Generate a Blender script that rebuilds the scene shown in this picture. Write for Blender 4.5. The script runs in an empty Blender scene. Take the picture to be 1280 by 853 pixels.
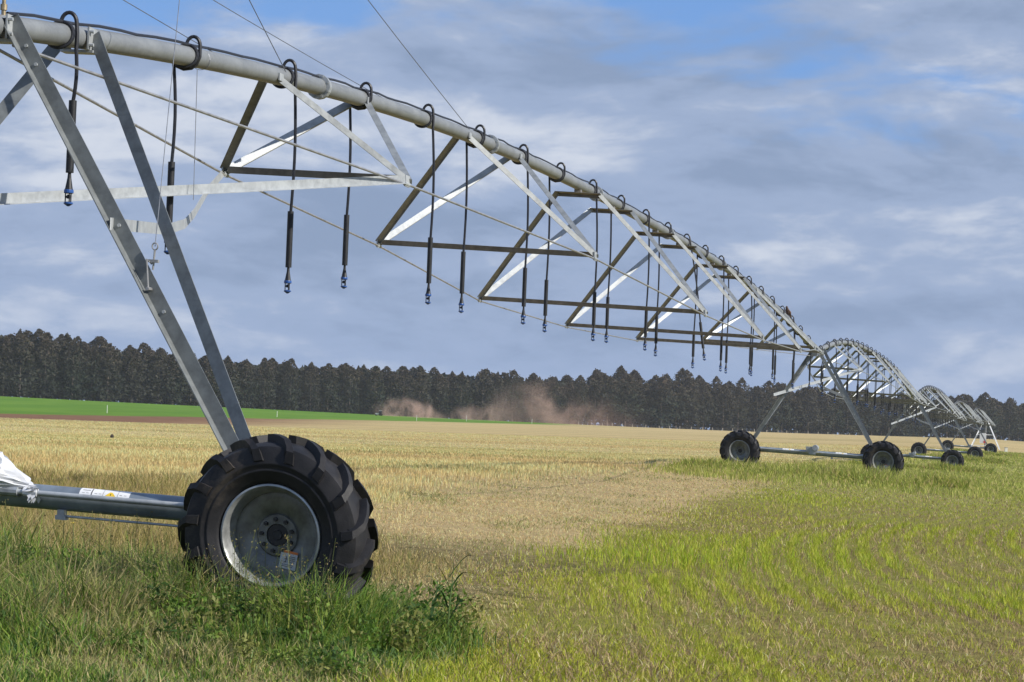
import bpy, math, random
import numpy as np
from mathutils import Vector, Matrix, Euler

random.seed(7)
rng = np.random.default_rng(7)
PI = math.pi
scene = bpy.context.scene
COL = scene.collection

# ----------------------------------------------------------------------------
# the machine line: u runs along the spans (away), v to the right, O = first tower
# ----------------------------------------------------------------------------
O = np.array([-3.61, 16.627])
U = np.array([0.21381244, 0.97687473])
V = np.array([0.97687473, -0.21381244])
RZ = math.atan2(U[1], U[0])
SPAN = 62.3
JOINTS = [7.5, 15.1, 22.75, 30.45, 38.45, 46.25, 54.15]
BANK = 0.036
N_TOWERS = 5


def smooth_interp(x, xs, ys):
    x = np.asarray(x, float)
    xs = np.asarray(xs, float); ys = np.asarray(ys, float)
    i = np.clip(np.searchsorted(xs, x) - 1, 0, len(xs) - 2)
    t = np.clip((x - xs[i]) / (xs[i + 1] - xs[i]), 0, 1)
    t = t * t * (3 - 2 * t)
    return ys[i] + (ys[i + 1] - ys[i]) * t


def vnoise(x, y, seed=0):
    x = np.asarray(x, float); y = np.asarray(y, float)
    xi = np.floor(x).astype(np.int64); yi = np.floor(y).astype(np.int64)
    fx = x - xi; fy = y - yi
    fx = fx * fx * (3 - 2 * fx); fy = fy * fy * (3 - 2 * fy)

    def h(a, b):
        n = (a * 374761393 + b * 668265263 + seed * 1274126177) & 0xFFFFFFFF
        n = ((n ^ (n >> 13)) * 1274126177) & 0xFFFFFFFF
        return ((n ^ (n >> 16)) & 0xFFFF) / 65535.0
    return (h(xi, yi) * (1 - fx) + h(xi + 1, yi) * fx) * (1 - fy) + (h(xi, yi + 1) * (1 - fx) + h(xi + 1, yi + 1) * fx) * fy


def fbm(x, y, seed=0, o=3):
    r = 0; a = .5; tot = 0
    for k in range(o):
        r = r + a * vnoise(np.asarray(x) * 2 ** k, np.asarray(y) * 2 ** k, seed + k); tot += a; a *= .5
    return r / tot


def terrain(X, Y):
    X = np.asarray(X, float); Y = np.asarray(Y, float)
    s = (X - O[0]) * U[0] + (Y - O[1]) * U[1]
    v = (X - O[0]) * V[0] + (Y - O[1]) * V[1]
    z = smooth_interp(s, [-60, -20, 0, 62.8, 125.6, 188.4, 251.2, 314, 420], [0, .05, .08, .17, -.18, .0, .33, .5, .6]) * np.exp(-(v / 70) ** 2)
    z = z - BANK * np.clip(v, -6, 6) * np.exp(-(v / 28) ** 2)
    q = np.clip(X / 140, -1.6, 1.6)
    zc = 2.6 - 1.15 * q + .45 * q * q
    t = np.clip((Y - 250) / 390, 0, 1.0)
    z = z + zc * t * t * (1.75 - .75 * t)
    z = z + .25 * (vnoise(X / 60 + 9, Y / 60, 3) - .5) * np.clip((Y - 90) / 200, 0, 1)
    return z


def tz(x, y):
    return float(terrain(np.array([x]), np.array([y]))[0])


def line_point(u, v=0.0):
    p = O + U * u + V * v
    return float(p[0]), float(p[1])


# ----------------------------------------------------------------------------
# materials
# ----------------------------------------------------------------------------
class NT:
    def __init__(s, tree):
        s.t = tree; s.n = tree.nodes; s.l = tree.links

    def add(s, kind, **kw):
        n = s.n.new(kind)
        for k, v in kw.items():
            setattr(n, k, v)
        return n

    def link(s, a, b):
        s.l.new(a, b)

    def val(s, sock, x):
        if hasattr(x, 'is_output') or hasattr(x, 'links'):
            s.l.new(x, sock)
        else:
            sock.default_value = x

    def math(s, op, a, b=None, c=None, clamp=False):
        n = s.add('ShaderNodeMath', operation=op, use_clamp=clamp)
        s.val(n.inputs[0], a)
        if b is not None: s.val(n.inputs[1], b)
        if c is not None: s.val(n.inputs[2], c)
        return n.outputs[0]

    def mix(s, f, a, b, mode='MIX'):
        n = s.add('ShaderNodeMix', data_type='RGBA', blend_type=mode)
        s.val(n.inputs['Factor'], f)
        for sock, x in ((n.inputs['A'], a), (n.inputs['B'], b)):
            pass
        s.val(n.inputs[6], a if not isinstance(a, tuple) else (*a, 1)[:4])
        s.val(n.inputs[7], b if not isinstance(b, tuple) else (*b, 1)[:4])
        return n.outputs[2]

    def noise(s, vec, scale, detail=4, rough=.55, dist=0.0, col=False):
        n = s.add('ShaderNodeTexNoise')
        n.inputs['Scale'].default_value = scale
        n.inputs['Detail'].default_value = detail
        n.inputs['Roughness'].default_value = rough
        n.inputs['Distortion'].default_value = dist
        if vec is not None: s.link(vec, n.inputs['Vector'])
        return n.outputs['Color' if col else 'Fac']

    def ramp(s, f, lo, hi, clamp=True):
        n = s.add('ShaderNodeMapRange', interpolation_type='SMOOTHSTEP')
        s.val(n.inputs[0], f)
        s.val(n.inputs[1], lo); s.val(n.inputs[2], hi)
        return n.outputs[0]

    def scalev(s, vec, sc, off=(0, 0, 0)):
        n = s.add('ShaderNodeMapping')
        n.inputs['Scale'].default_value = sc
        n.inputs['Location'].default_value = off
        s.link(vec, n.inputs['Vector'])
        return n.outputs[0]


def new_mat(name):
    m = bpy.data.materials.new(name)
    m.use_nodes = True
    nt = NT(m.node_tree)
    b = m.node_tree.nodes['Principled BSDF']
    return m, nt, b


def plain(name, col, rough=.5, metal=0.0, var=.15, scale=6.0, bump=0.0, bscale=40.0, spec=None, dirt=None, spangle=0.0):
    m, nt, b = new_mat(name)
    tc = nt.add('ShaderNodeTexCoord').outputs['Object']
    n = nt.noise(tc, scale, 5, .6)
    f = nt.ramp(n, .3, .7)
    lo = tuple(c * (1 - var) for c in col); hi = tuple(min(1, c * (1 + var)) for c in col)
    c = nt.mix(f, lo, hi)
    if dirt:
        n2 = nt.noise(tc, scale * .35, 6, .7)
        c = nt.mix(nt.ramp(n2, .52, .72), c, dirt)
    if spangle:
        vo = nt.add('ShaderNodeTexVoronoi'); vo.inputs['Scale'].default_value = 42; nt.link(tc, vo.inputs['Vector'])
        sp = nt.add('ShaderNodeSeparateColor'); nt.link(vo.outputs['Color'], sp.inputs[0])
        c = nt.mix(nt.math('MULTIPLY', nt.ramp(sp.outputs[0], .2, .9), spangle), c, tuple(min(1, k * 1.5) for k in col))
        st = nt.noise(nt.scalev(tc, (.8, .8, 14)), 1.0, 5, .65)
        c = nt.mix(nt.math('MULTIPLY', nt.ramp(st, .56, .74), .5), c, tuple(k * .62 for k in col))
    nt.link(c, b.inputs['Base Color'])
    b.inputs['Metallic'].default_value = metal
    r = nt.math('MULTIPLY_ADD', n, .25, rough - .12)
    nt.link(r, b.inputs['Roughness'])
    if spec is not None: b.inputs['Specular IOR Level'].default_value = spec
    if bump:
        bp = nt.add('ShaderNodeBump')
        bp.inputs['Strength'].default_value = bump
        bp.inputs['Distance'].default_value = .01
        nt.link(nt.noise(tc, bscale, 4), bp.inputs['Height'])
        nt.link(bp.outputs[0], b.inputs['Normal'])
    return m


M = {}
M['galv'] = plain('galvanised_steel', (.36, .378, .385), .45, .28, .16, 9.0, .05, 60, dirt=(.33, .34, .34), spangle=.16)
M['bar'] = plain('shaded_galvanised_bar', (.215, .228, .232), .47, .25, .2, 9.0, .05, 60, dirt=(.21, .22, .22), spangle=.16)  # darker copy of the galvanised steel, shade of the bars put into its colour
M['leg'] = plain('shaded_galvanised_leg', (.165, .178, .18), .5, .25, .2, 9.0, .05, 60, dirt=(.135, .14, .14), spangle=.16)  # same galvanised steel with the shade on the legs put into its colour
M['dark'] = plain('shade_toned_steel', (.175, .165, .155), .55, .2, .25, 9.0, .05, 60)  # shade on the struts and spreader plates put into the steel colour
M['pipe'] = plain('galvanised_pipe', (.195, .205, .21), .50, .25, .12, 3.0, .04, 50, dirt=(.16, .16, .15), spangle=.16)
M['beam'] = plain('dull_steel_beam', (.20, .235, .27), .42, .35, .2, 5.0, .05, 40)
M['rod'] = plain('steel_rod', (.30, .30, .30), .45, .5, .2, 12)
M['wire'] = plain('steel_wire', (.16, .17, .19), .5, .4, .2, 12)
M['hose'] = plain('black_hose', (.016, .017, .022), .42, 0, .2, 12, spec=.4)
M['weight'] = plain('black_weight', (.014, .015, .018), .5, 0, .2, 12, spec=.4)
M['blue'] = plain('blue_plastic', (.02, .075, .26), .35, 0, .15, 20)
M['tyre'] = plain('rubber', (.013, .0125, .014), .58, 0, .35, 7.0, .15, 90, spec=.32, dirt=(.066, .054, .043))
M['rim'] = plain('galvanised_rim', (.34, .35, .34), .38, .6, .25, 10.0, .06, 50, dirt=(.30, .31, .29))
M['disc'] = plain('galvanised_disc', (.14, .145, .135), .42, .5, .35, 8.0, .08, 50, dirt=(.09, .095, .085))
M['hub'] = plain('black_hub', (.015, .015, .016), .5, .1, .2, 15)
M['motor'] = plain('motor_grey', (.34, .36, .38), .45, .4, .2, 15)
M['brass'] = plain('brass', (.30, .24, .15), .45, .6, .2, 20)
M['bag'] = plain('white_plastic_bag', (.58, .59, .61), .38, 0, .06, 8, .3, 18)
M['label'] = plain('label_white', (.72, .72, .71), .45, 0, .05, 20)
M['label_dull'] = plain('label_faded', (.40, .41, .41), .5, 0, .12, 25)
M['yellow'] = plain('label_yellow', (.75, .50, .03), .45, 0, .05, 20)
M['orange'] = plain('label_orange', (.55, .15, .03), .45, 0, .05, 20)
M['ink'] = plain('label_ink', (.04, .04, .045), .5, 0, .1, 20)
M['white'] = plain('white_paint', (.72, .73, .74), .4, 0, .05, 10)
M['red'] = plain('red_paint', (.55, .03, .03), .4, 0, .08, 10)
M['post'] = plain('weathered_post', (.40, .37, .32), .8, 0, .25, 10)
M['stake'] = plain('pale_stake', (.70, .69, .62), .7, 0, .1, 10)
M['bird'] = plain('brown_feathers', (.085, .052, .038), .8, 0, .4, 30)
M['bird_pale'] = plain('pale_feathers', (.17, .10, .075), .8, 0, .3, 30)
M['clod'] = plain('dark_soil_clod', (.05, .04, .032), .95, 0, .4, 12, .6, 20)
M['tractor'] = plain('pale_grey_paint', (.55, .56, .55), .4, 0, .1, 5)
M['glass'] = plain('dark_glass', (.02, .025, .03), .1, 0, .1, 5)
M['petal'] = plain('yellow_petal', (.75, .55, .02), .6, 0, .1, 30)
M['stem'] = plain('green_stem', (.09, .14, .035), .6, 0, .2, 30)


def foliage_mat(name, transl=.35, objvar=0.0, tint=None, rough=.6):
    """leaf material: colour of each leaf from the 'tone' attribute"""
    m, nt, b = new_mat(name)
    at = nt.add('ShaderNodeAttribute', attribute_name='tone', attribute_type='GEOMETRY').outputs['Color']
    c = at
    if objvar:
        oi = nt.add('ShaderNodeObjectInfo').outputs['Random']
        c = nt.mix(nt.math('MULTIPLY', oi, objvar), c, tint)
    nt.link(c, b.inputs['Base Color'])
    b.inputs['Roughness'].default_value = rough
    b.inputs['Specular IOR Level'].default_value = .25
    out = nt.n['Material Output']
    tr = nt.add('ShaderNodeBsdfTranslucent')
    nt.link(c, tr.inputs['Color'])
    mx = nt.add('ShaderNodeMixShader')
    mx.inputs[0].default_value = transl
    nt.link(b.outputs[0], mx.inputs[1]); nt.link(tr.outputs[0], mx.inputs[2])
    nt.link(mx.outputs[0], out.inputs['Surface'])
    return m


M['grass'] = foliage_mat('grass_blades', .35)
M['needles'] = foliage_mat('tree_foliage', .12, .55, (.050, .042, .033), .8)
M['bark'] = plain('bark', (.13, .105, .085), .9, 0, .35, 3)


def ground_material():
    m, nt, b = new_mat('field_soil_and_straw')
    pos = nt.add('ShaderNodeNewGeometry').outputs['Position']
    sx = nt.add('ShaderNodeSeparateXYZ'); nt.link(pos, sx.inputs[0])
    X, Y = sx.outputs[0], sx.outputs[1]
    dx = nt.math('SUBTRACT', X, float(O[0])); dy = nt.math('SUBTRACT', Y, float(O[1]))
    s = nt.math('ADD', nt.math('MULTIPLY', dx, float(U[0])), nt.math('MULTIPLY', dy, float(U[1])))
    v = nt.math('ADD', nt.math('MULTIPLY', dx, float(V[0])), nt.math('MULTIPLY', dy, float(V[1])))
    n_big = nt.noise(nt.scalev(pos, (.02, .05, 0)), 1, 4)
    n_band = nt.noise(nt.scalev(pos, (.012, .11, 0)), 1, 5, .6)
    n_mid = nt.noise(nt.scalev(pos, (.35, .35, 0)), 1, 5, .6)
    n_fine = nt.noise(nt.scalev(pos, (9, 5, 0)), 1, 4, .65)
    n_grit = nt.noise(nt.scalev(pos, (60, 40, 0)), 1, 3, .6)
    # stubble: straw with greener and browner bands
    straw = nt.mix(nt.ramp(n_fine, .3, .7), (.37, .27, .115), (.62, .475, .225))
    straw = nt.mix(nt.math('MULTIPLY', nt.ramp(n_band, .50, .62), .55), straw, (.20, .185, .06))
    straw = nt.mix(nt.math('MULTIPLY', nt.ramp(n_band, .46, .36), .45), straw, (.50, .40, .22))
    straw = nt.mix(nt.math('MULTIPLY', nt.ramp(n_mid, .55, .72), .35), straw, (.21, .14, .075))
    # mown brown thatch under the machine
    hay = nt.mix(nt.ramp(n_fine, .3, .72), (.34, .24, .115), (.57, .43, .215))
    hay = nt.mix(nt.math('MULTIPLY', nt.ramp(n_mid, .5, .7), .4), hay, (.24, .22, .09))
    # damp soil with crumbs of straw between the young crop
    soil = nt.mix(nt.ramp(n_fine, .35, .7), (.15, .115, .040), (.31, .255, .085))
    soil = nt.mix(nt.math('MULTIPLY', nt.ramp(n_mid, .34, .58), .65), soil, (.215, .23, .030))
    wob = nt.math('ADD', nt.math('MULTIPLY_ADD', n_mid, 2.8, -1.4), nt.math('MULTIPLY_ADD', n_fine, 1.6, -.8))
    # right edge of the mown strip as a function of s
    edge = nt.math('ADD', nt.math('MULTIPLY_ADD', nt.math('POWER', nt.math('MAXIMUM', nt.math('ADD', s, 5.0), .5), .5), -.55, 4.1), wob)
    right = nt.ramp(nt.math('SUBTRACT', v, edge), -.35, .6)
    left = nt.ramp(nt.math('SUBTRACT', v, nt.math('SUBTRACT', edge, nt.math('MULTIPLY_ADD', s, .03, 3.6))), -1.0, 1.0)
    near = nt.ramp(s, 95.0, 60.0)
    strip = nt.math('MULTIPLY', left, near)
    c = nt.mix(strip, straw, hay)
    rightfar = nt.ramp(nt.math('ADD', v, wob), -3.5, -1.0)
    rmask = nt.math('MULTIPLY', nt.math('MAXIMUM', nt.math('MULTIPLY', right, near), nt.math('MULTIPLY', rightfar, nt.ramp(s, 45.0, 65.0))), nt.ramp(s, 330.0, 270.0))
    farsoil = nt.mix(nt.ramp(n_fine, .3, .7), (.22, .23, .06), (.34, .33, .10))
    soil2 = nt.mix(nt.ramp(s, 25.0, 60.0), soil, farsoil)
    c = nt.mix(rmask, c, soil2)
    # weedy ground round the first tower
    weed = nt.mix(nt.ramp(n_fine, .3, .7), (.06, .055, .02), (.17, .14, .055))
    wm = nt.math('MULTIPLY', nt.ramp(nt.math('ADD', s, wob), 14.0, 9.0), nt.ramp(nt.math('ADD', v, wob), 3.4, 2.2))
    c = nt.mix(nt.math('MULTIPLY', wm, .8), c, weed)
    # brown soil strip and green crop on the left rise
    yy = nt.math('SUBTRACT', Y, nt.math('MULTIPLY_ADD', X, 2.7, 556.0))
    yw = nt.math('ADD', yy, nt.math('MULTIPLY_ADD', n_big, 60.0, -30.0))
    inland = nt.ramp(X, 22.0, 6.0)
    soilfar = nt.mix(nt.ramp(n_mid, .3, .7), (.17, .082, .045), (.225, .12, .065))
    c = nt.mix(nt.math('MULTIPLY', nt.ramp(yw, -165.0, -125.0), nt.ramp(nt.math('ADD', X, nt.math('MULTIPLY_ADD', n_mid, 16.0, -8.0)), -18.0, -52.0)), c, soilfar)
    n_crop = nt.noise(nt.scalev(pos, (.05, .02, 0)), 1, 7, .7)
    crop = nt.mix(nt.ramp(n_crop, .35, .65), (.085, .19, .012), (.125, .235, .020))
    c = nt.mix(nt.math('MULTIPLY', nt.ramp(nt.math('ADD', yy, nt.math('MULTIPLY_ADD', n_crop, 50.0, -25.0)), -10.0, 12.0), inland), c, crop)
    # forest floor past the fence
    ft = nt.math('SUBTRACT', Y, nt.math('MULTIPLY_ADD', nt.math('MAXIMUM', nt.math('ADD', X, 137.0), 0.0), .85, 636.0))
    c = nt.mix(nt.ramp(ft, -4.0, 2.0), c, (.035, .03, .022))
    c = nt.mix(nt.math('MULTIPLY', nt.ramp(n_grit, .35, .7), .35), c, nt.mix(.5, c, (.05, .04, .025)))
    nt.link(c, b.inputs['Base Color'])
    b.inputs['Roughness'].default_value = .95
    b.inputs['Specular IOR Level'].default_value = .1
    bp = nt.add('ShaderNodeBump'); bp.inputs['Strength'].default_value = .7; bp.inputs['Distance'].default_value = .05
    nt.link(nt.math('ADD', n_fine, n_grit), bp.inputs['Height'])
    nt.link(bp.outputs[0], b.inputs['Normal'])
    return m


# ----------------------------------------------------------------------------
# mesh builder in (u, v, z): local x = u, local y = -v
# ----------------------------------------------------------------------------
def nrm(a):
    a = np.asarray(a, float); l = np.linalg.norm(a)
    return a / l if l > 1e-9 else a


class MB:
    banked = False        # towers and trusses stand a little racked on the sloping ground

    def __init__(s):
        s.v = []; s.f = []; s.mi = []; s.cur = 0

    def _add(s, vs, fs):
        o = len(s.v)
        s.v.extend([(float(a[0]), float(a[1]), float(a[2])) for a in vs])
        s.f.extend([tuple(o + i for i in f) for f in fs])
        s.mi.extend([s.cur] * len(fs))
        return s

    def frame(s, d, ref=(0, 0, 1)):
        d = nrm(d); r = np.asarray(ref, float)
        if abs(d @ nrm(r)) > .98: r = np.array([1., 0, 0])
        n = nrm(r - (r @ d) * d)
        return d, n, np.cross(d, n)

    def tube(s, pts, r, n=10, cap=True, closed=False):
        pts = [np.asarray(p, float) for p in pts]
        rs = r if hasattr(r, '__len__') else [r] * len(pts)
        m = len(pts); vs = []; fs = []
        pn = None
        for i, p in enumerate(pts):
            if closed: d = pts[(i + 1) % m] - pts[i - 1]
            else: d = pts[min(i + 1, m - 1)] - pts[max(i - 1, 0)]
            d = nrm(d)
            if pn is None: _, a, b = s.frame(d)
            else:
                a = nrm(pn - (pn @ d) * d); b = np.cross(d, a)
            pn = a
            for k in range(n):
                t = 2 * PI * k / n
                vs.append(p + rs[i] * (math.cos(t) * a + math.sin(t) * b))
        for i in range(m if closed else m - 1):
            j = (i + 1) % m
            for k in range(n):
                k2 = (k + 1) % n
                fs.append((i * n + k, i * n + k2, j * n + k2, j * n + k))
        if cap and not closed:
            fs.append(tuple(range(n))[::-1]); fs.append(tuple((m - 1) * n + k for k in range(n)))
        return s._add(vs, fs)

    def prism(s, p0, p1, poly, ref):
        """sweep a 2d polygon [(a,b)] from p0 to p1; a along ref-projected normal, b along the cross"""
        p0 = np.asarray(p0, float); p1 = np.asarray(p1, float)
        d, a, b = s.frame(p1 - p0, ref)
        n = len(poly)
        vs = [p0 + x * a + y * b for x, y in poly] + [p1 + x * a + y * b for x, y in poly]
        fs = [(i, (i + 1) % n, n + (i + 1) % n, n + i) for i in range(n)]
        fs.append(tuple(range(n))[::-1]); fs.append(tuple(n + i for i in range(n)))
        return s._add(vs, fs)

    def angle(s, p0, p1, w1, w2, t, ref, flip=1):
        """L section: flange one has its face toward ref, flange two leaves it along ref"""
        f = flip
        poly = [(0, -w1 / 2 * f), (0, w1 / 2 * f), (-t, w1 / 2 * f), (-t, -w1 / 2 * f)]
        # as one L outline
        poly = [(w2, -w1 / 2 * f), (w2, (-w1 / 2 + t) * f), (t, (-w1 / 2 + t) * f), (t, w1 / 2 * f), (0, w1 / 2 * f), (0, -w1 / 2 * f)]
        return s.prism(p0, p1, poly, ref)

    def box(s, c, size, rot=None):
        c = np.asarray(c, float); h = np.asarray(size, float) / 2
        vs = []
        for x in (-1, 1):
            for y in (-1, 1):
                for z in (-1, 1):
                    p = np.array([x, y, z]) * h
                    if rot is not None: p = rot @ p
                    vs.append(c + p)
        return s._add(vs, [(0, 1, 3, 2), (4, 6, 7, 5), (0, 4, 5, 1), (2, 3, 7, 6), (0, 2, 6, 4), (1, 5, 7, 3)])

    def lathe(s, prof, axis='z', n=16, c=(0, 0, 0), capends=True):
        """prof: [(r, h)]"""
        vs = []; fs = []; c = np.asarray(c, float)
        for r, h in prof:
            for k in range(n):
                t = 2 * PI * k / n
                a, b = r * math.cos(t), r * math.sin(t)
                p = (a, b, h) if axis == 'z' else (h, a, b)
                vs.append(c + np.array(p))
        m = len(prof)
        for i in range(m - 1):
            for k in range(n):
                k2 = (k + 1) % n
                fs.append((i * n + k, i * n + k2, (i + 1) * n + k2, (i + 1) * n + k))
        if capends:
            fs.append(tuple(range(n))[::-1]); fs.append(tuple((m - 1) * n + k for k in range(n)))
        return s._add(vs, fs)

    def build(s, name, mats, parent=None, smooth=False, flipv=True):
        me = bpy.data.meshes.new(name)
        bk = BANK if MB.banked else 0.0
        vs = [(x, -y, z - bk * y) for x, y, z in s.v] if flipv else s.v
        me.from_pydata(vs, [], s.f)
        import bmesh
        bm = bmesh.new(); bm.from_mesh(me)
        bmesh.ops.recalc_face_normals(bm, faces=bm.faces)
        bm.to_mesh(me); bm.free()
        if not isinstance(mats, (list, tuple)): mats = [mats]
        for m in mats: me.materials.append(m)
        if len(mats) > 1: me.polygons.foreach_set('material_index', s.mi)
        if smooth:
            me.polygons.foreach_set('use_smooth', [True] * len(me.polygons))
            me.set_sharp_from_angle(angle=math.radians(40))
        o = bpy.data.objects.new(name, me)
        COL.objects.link(o)
        if parent is not None: o.parent = parent
        return o


def tag(o, label=None, cat=None, group=None, kind=None):
    if label: o['label'] = label
    if cat: o['category'] = cat
    if group: o['group'] = group
    if kind: o['kind'] = kind
    return o


def empty(name, loc=(0, 0, 0), rot=(0, 0, 0)):
    o = bpy.data.objects.new(name, None)
    o.empty_display_size = .2
    o.location = loc; o.rotation_euler = rot
    COL.objects.link(o)
    return o


def copy_tree(o, parent=None):
    c = o.copy()
    COL.objects.link(c)
    if parent is not None: c.parent = parent
    for ch in list(o.children):
        copy_tree(ch, c)
    return c


# ----------------------------------------------------------------------------
# sky, sun, camera
# ----------------------------------------------------------------------------
SUN_EL = math.radians(34)
SUN_AZ = math.radians(113)          # clockwise from +Y: to the right, a little behind the camera


SKY_OFF = (8.04, 1.7, 3.0)
GAP_OFF = (5.70, 9.1, 2.95)


def build_world():
    w = bpy.data.worlds.new('World'); scene.world = w; w.use_nodes = True
    nt = NT(w.node_tree)
    for n in list(nt.n): nt.n.remove(n)
    out = nt.add('ShaderNodeOutputWorld')
    sky = nt.add('ShaderNodeTexSky', sky_type='NISHITA')
    sky.sun_disc = False; sky.sun_elevation = SUN_EL; sky.sun_rotation = SUN_AZ
    sky.air_density = 1.0; sky.dust_density = 1.0; sky.ozone_density = 1.5
    bg1 = nt.add('ShaderNodeBackground'); bg1.inputs['Strength'].default_value = .075
    nt.link(nt.mix(.55, sky.outputs[0], (1.9, 4.6, 11.0)), bg1.inputs['Color'])
    d = nt.add('ShaderNodeTexCoord').outputs['Generated']
    sep = nt.add('ShaderNodeSeparateXYZ'); nt.link(d, sep.inputs[0])
    z = sep.outputs[2]
    OFF = SKY_OFF
    # lumpy layer: the same noise a little higher up tells lit tops from shaded bases
    warp = nt.noise(nt.scalev(d, (7, 7, 22), OFF), 1.0, 3, .5, 0, col=True)
    wv = nt.add('ShaderNodeVectorMath', operation='MULTIPLY_ADD')
    nt.link(warp, wv.inputs[0]); wv.inputs[1].default_value = (.05, .05, .02); nt.link(d, wv.inputs[2])
    dw = wv.outputs[0]
    n0 = nt.noise(nt.scalev(dw, (6.5, 6.5, 19), OFF), 1.0, 9, .56)
    n1 = nt.noise(nt.scalev(dw, (6.5, 6.5, 19), (OFF[0], OFF[1], OFF[2] + .14)), 1.0, 9, .56)
    big = nt.noise(nt.scalev(d, (5.0, 5.0, 15), (OFF[0] + 7, OFF[1] + 2, OFF[2] + 5)), 1.0, 4, .5, .3)
    wis = nt.noise(nt.scalev(dw, (16, 16, 60), OFF), 1.0, 7, .58)
    tone = nt.math('ADD', nt.math('MULTIPLY', big, .42), nt.math('ADD', nt.math('MULTIPLY', n0, .50), nt.math('MULTIPLY', wis, .20)))
    edge = nt.math('MULTIPLY', nt.math('SUBTRACT', n0, n1), .60)
    tone = nt.math('SUBTRACT', nt.math('ADD', tone, edge), .04)
    dark, mid, light = (.225, .297, .44), (.288, .365, .525), (.535, .58, .67)
    c = nt.mix(nt.ramp(tone, .40, .53), dark, mid)
    c = nt.mix(nt.ramp(tone, .52, .68), c, light)
    # nearer the horizon the layer is a smoother blue grey
    low = nt.ramp(z, .07, .0)
    c = nt.mix(nt.math('MULTIPLY', low, .55), c, (.245, .335, .53))
    bg2 = nt.add('ShaderNodeBackground'); bg2.inputs['Strength'].default_value = 1.0
    nt.link(c, bg2.inputs['Color'])
    # coverage: nearly closed, a few blue openings higher up
    gap = nt.noise(nt.scalev(dw, (6.5, 6.5, 22), GAP_OFF), 1.0, 6, .55, .2)
    high = nt.ramp(z, .24, .45)
    cover = nt.ramp(nt.math('ADD', nt.math('MULTIPLY_ADD', high, .09, gap), nt.math('MULTIPLY', nt.ramp(z, .095, .17), .135)), .80, .66)
    mx = nt.add('ShaderNodeMixShader')
    nt.link(cover, mx.inputs[0]); nt.link(bg1.outputs[0], mx.inputs[1]); nt.link(bg2.outputs[0], mx.inputs[2])
    nt.link(mx.outputs[0], out.inputs['Surface'])

    L = bpy.data.lights.new('sun', 'SUN'); L.energy = 5.0; L.angle = math.radians(.5); L.color = (1, .95, .87)
    lo = bpy.data.objects.new('sun', L); COL.objects.link(lo)
    sd = Vector((math.cos(SUN_EL) * math.sin(SUN_AZ), math.cos(SUN_EL) * math.cos(SUN_AZ), math.sin(SUN_EL)))
    lo.rotation_euler = (-sd).to_track_quat('-Z', 'Y').to_euler()
    lo.location = (0, 0, 30)


def build_camera():
    p, r = math.radians(2.0), math.radians(2.2)
    F = Vector((0, math.cos(p), math.sin(p))); R0 = Vector((1, 0, 0)); U0 = Vector((0, -math.sin(p), math.cos(p)))
    c, s = math.cos(r), math.sin(r)
    Rr = c * R0 + s * U0; Up = -s * R0 + c * U0
    m = Matrix(((Rr.x, Up.x, -F.x, 0), (Rr.y, Up.y, -F.y, 0), (Rr.z, Up.z, -F.z, 1.42), (0, 0, 0, 1)))
    cd = bpy.data.cameras.new('camera'); cd.sensor_width = 36; cd.lens = 3034 / 1280 * 36
    cd.clip_start = .1; cd.clip_end = 12000
    co = bpy.data.objects.new('camera', cd); co.matrix_world = m
    COL.objects.link(co); scene.camera = co


# ----------------------------------------------------------------------------
# ground
# ----------------------------------------------------------------------------
def build_ground():
    ys = np.concatenate([np.linspace(-60, 8, 12), np.linspace(9, 60, 120), np.geomspace(60.8, 900, 150), np.geomspace(920, 9000, 24)])
    xp = np.concatenate([np.linspace(0, 16, 50), np.geomspace(16.6, 300, 60), np.geomspace(320, 6000, 18)])
    xs = np.concatenate([-xp[:0:-1], xp])
    GX, GY = np.meshgrid(xs, ys)
    Z = terrain(GX, GY)
    Z += (fbm(GX * 1.3, GY * 1.3, 5) - .5) * .05 * np.clip(1 - (GY - 40) / 40, 0, 1)
    nx, ny = len(xs), len(ys)
    vs = np.stack([GX, GY, Z], -1).reshape(-1, 3)
    idx = np.arange(nx * ny).reshape(ny, nx)
    f = np.stack([idx[:-1, :-1], idx[:-1, 1:], idx[1:, 1:], idx[1:, :-1]], -1).reshape(-1, 4)
    me = bpy.data.meshes.new('ground')
    me.from_pydata(vs.tolist(), [], f.tolist())
    me.polygons.foreach_set('use_smooth', [True] * len(me.polygons))
    me.materials.append(ground_material())
    o = bpy.data.objects.new('ground', me); COL.objects.link(o)
    tag(o, 'wide field of straw stubble, mown strip, young crop and a green rise', 'field', kind='structure')


def raw_mesh(name, verts, faces4, tones, mat):
    """verts (n,3), faces4: (m,4) quads, tones (n,3) vertex colours"""
    me = bpy.data.meshes.new(name)
    n, m = len(verts), len(faces4)
    me.vertices.add(n); me.vertices.foreach_set('co', np.ascontiguousarray(verts, np.float32).ravel())
    me.loops.add(m * 4); me.loops.foreach_set('vertex_index', np.ascontiguousarray(faces4, np.int32).ravel())
    me.polygons.add(m)
    me.polygons.foreach_set('loop_start', np.arange(0, m * 4, 4, dtype=np.int32))
    me.polygons.foreach_set('loop_total', np.full(m, 4, np.int32))
    me.update(calc_edges=True)
    a = me.color_attributes.new('tone', 'FLOAT_COLOR', 'POINT')
    a.data.foreach_set('color', np.concatenate([tones, np.ones((n, 1))], 1).astype(np.float32).ravel())
    me.materials.append(mat)
    return me


GAIN = 1.75


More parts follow.
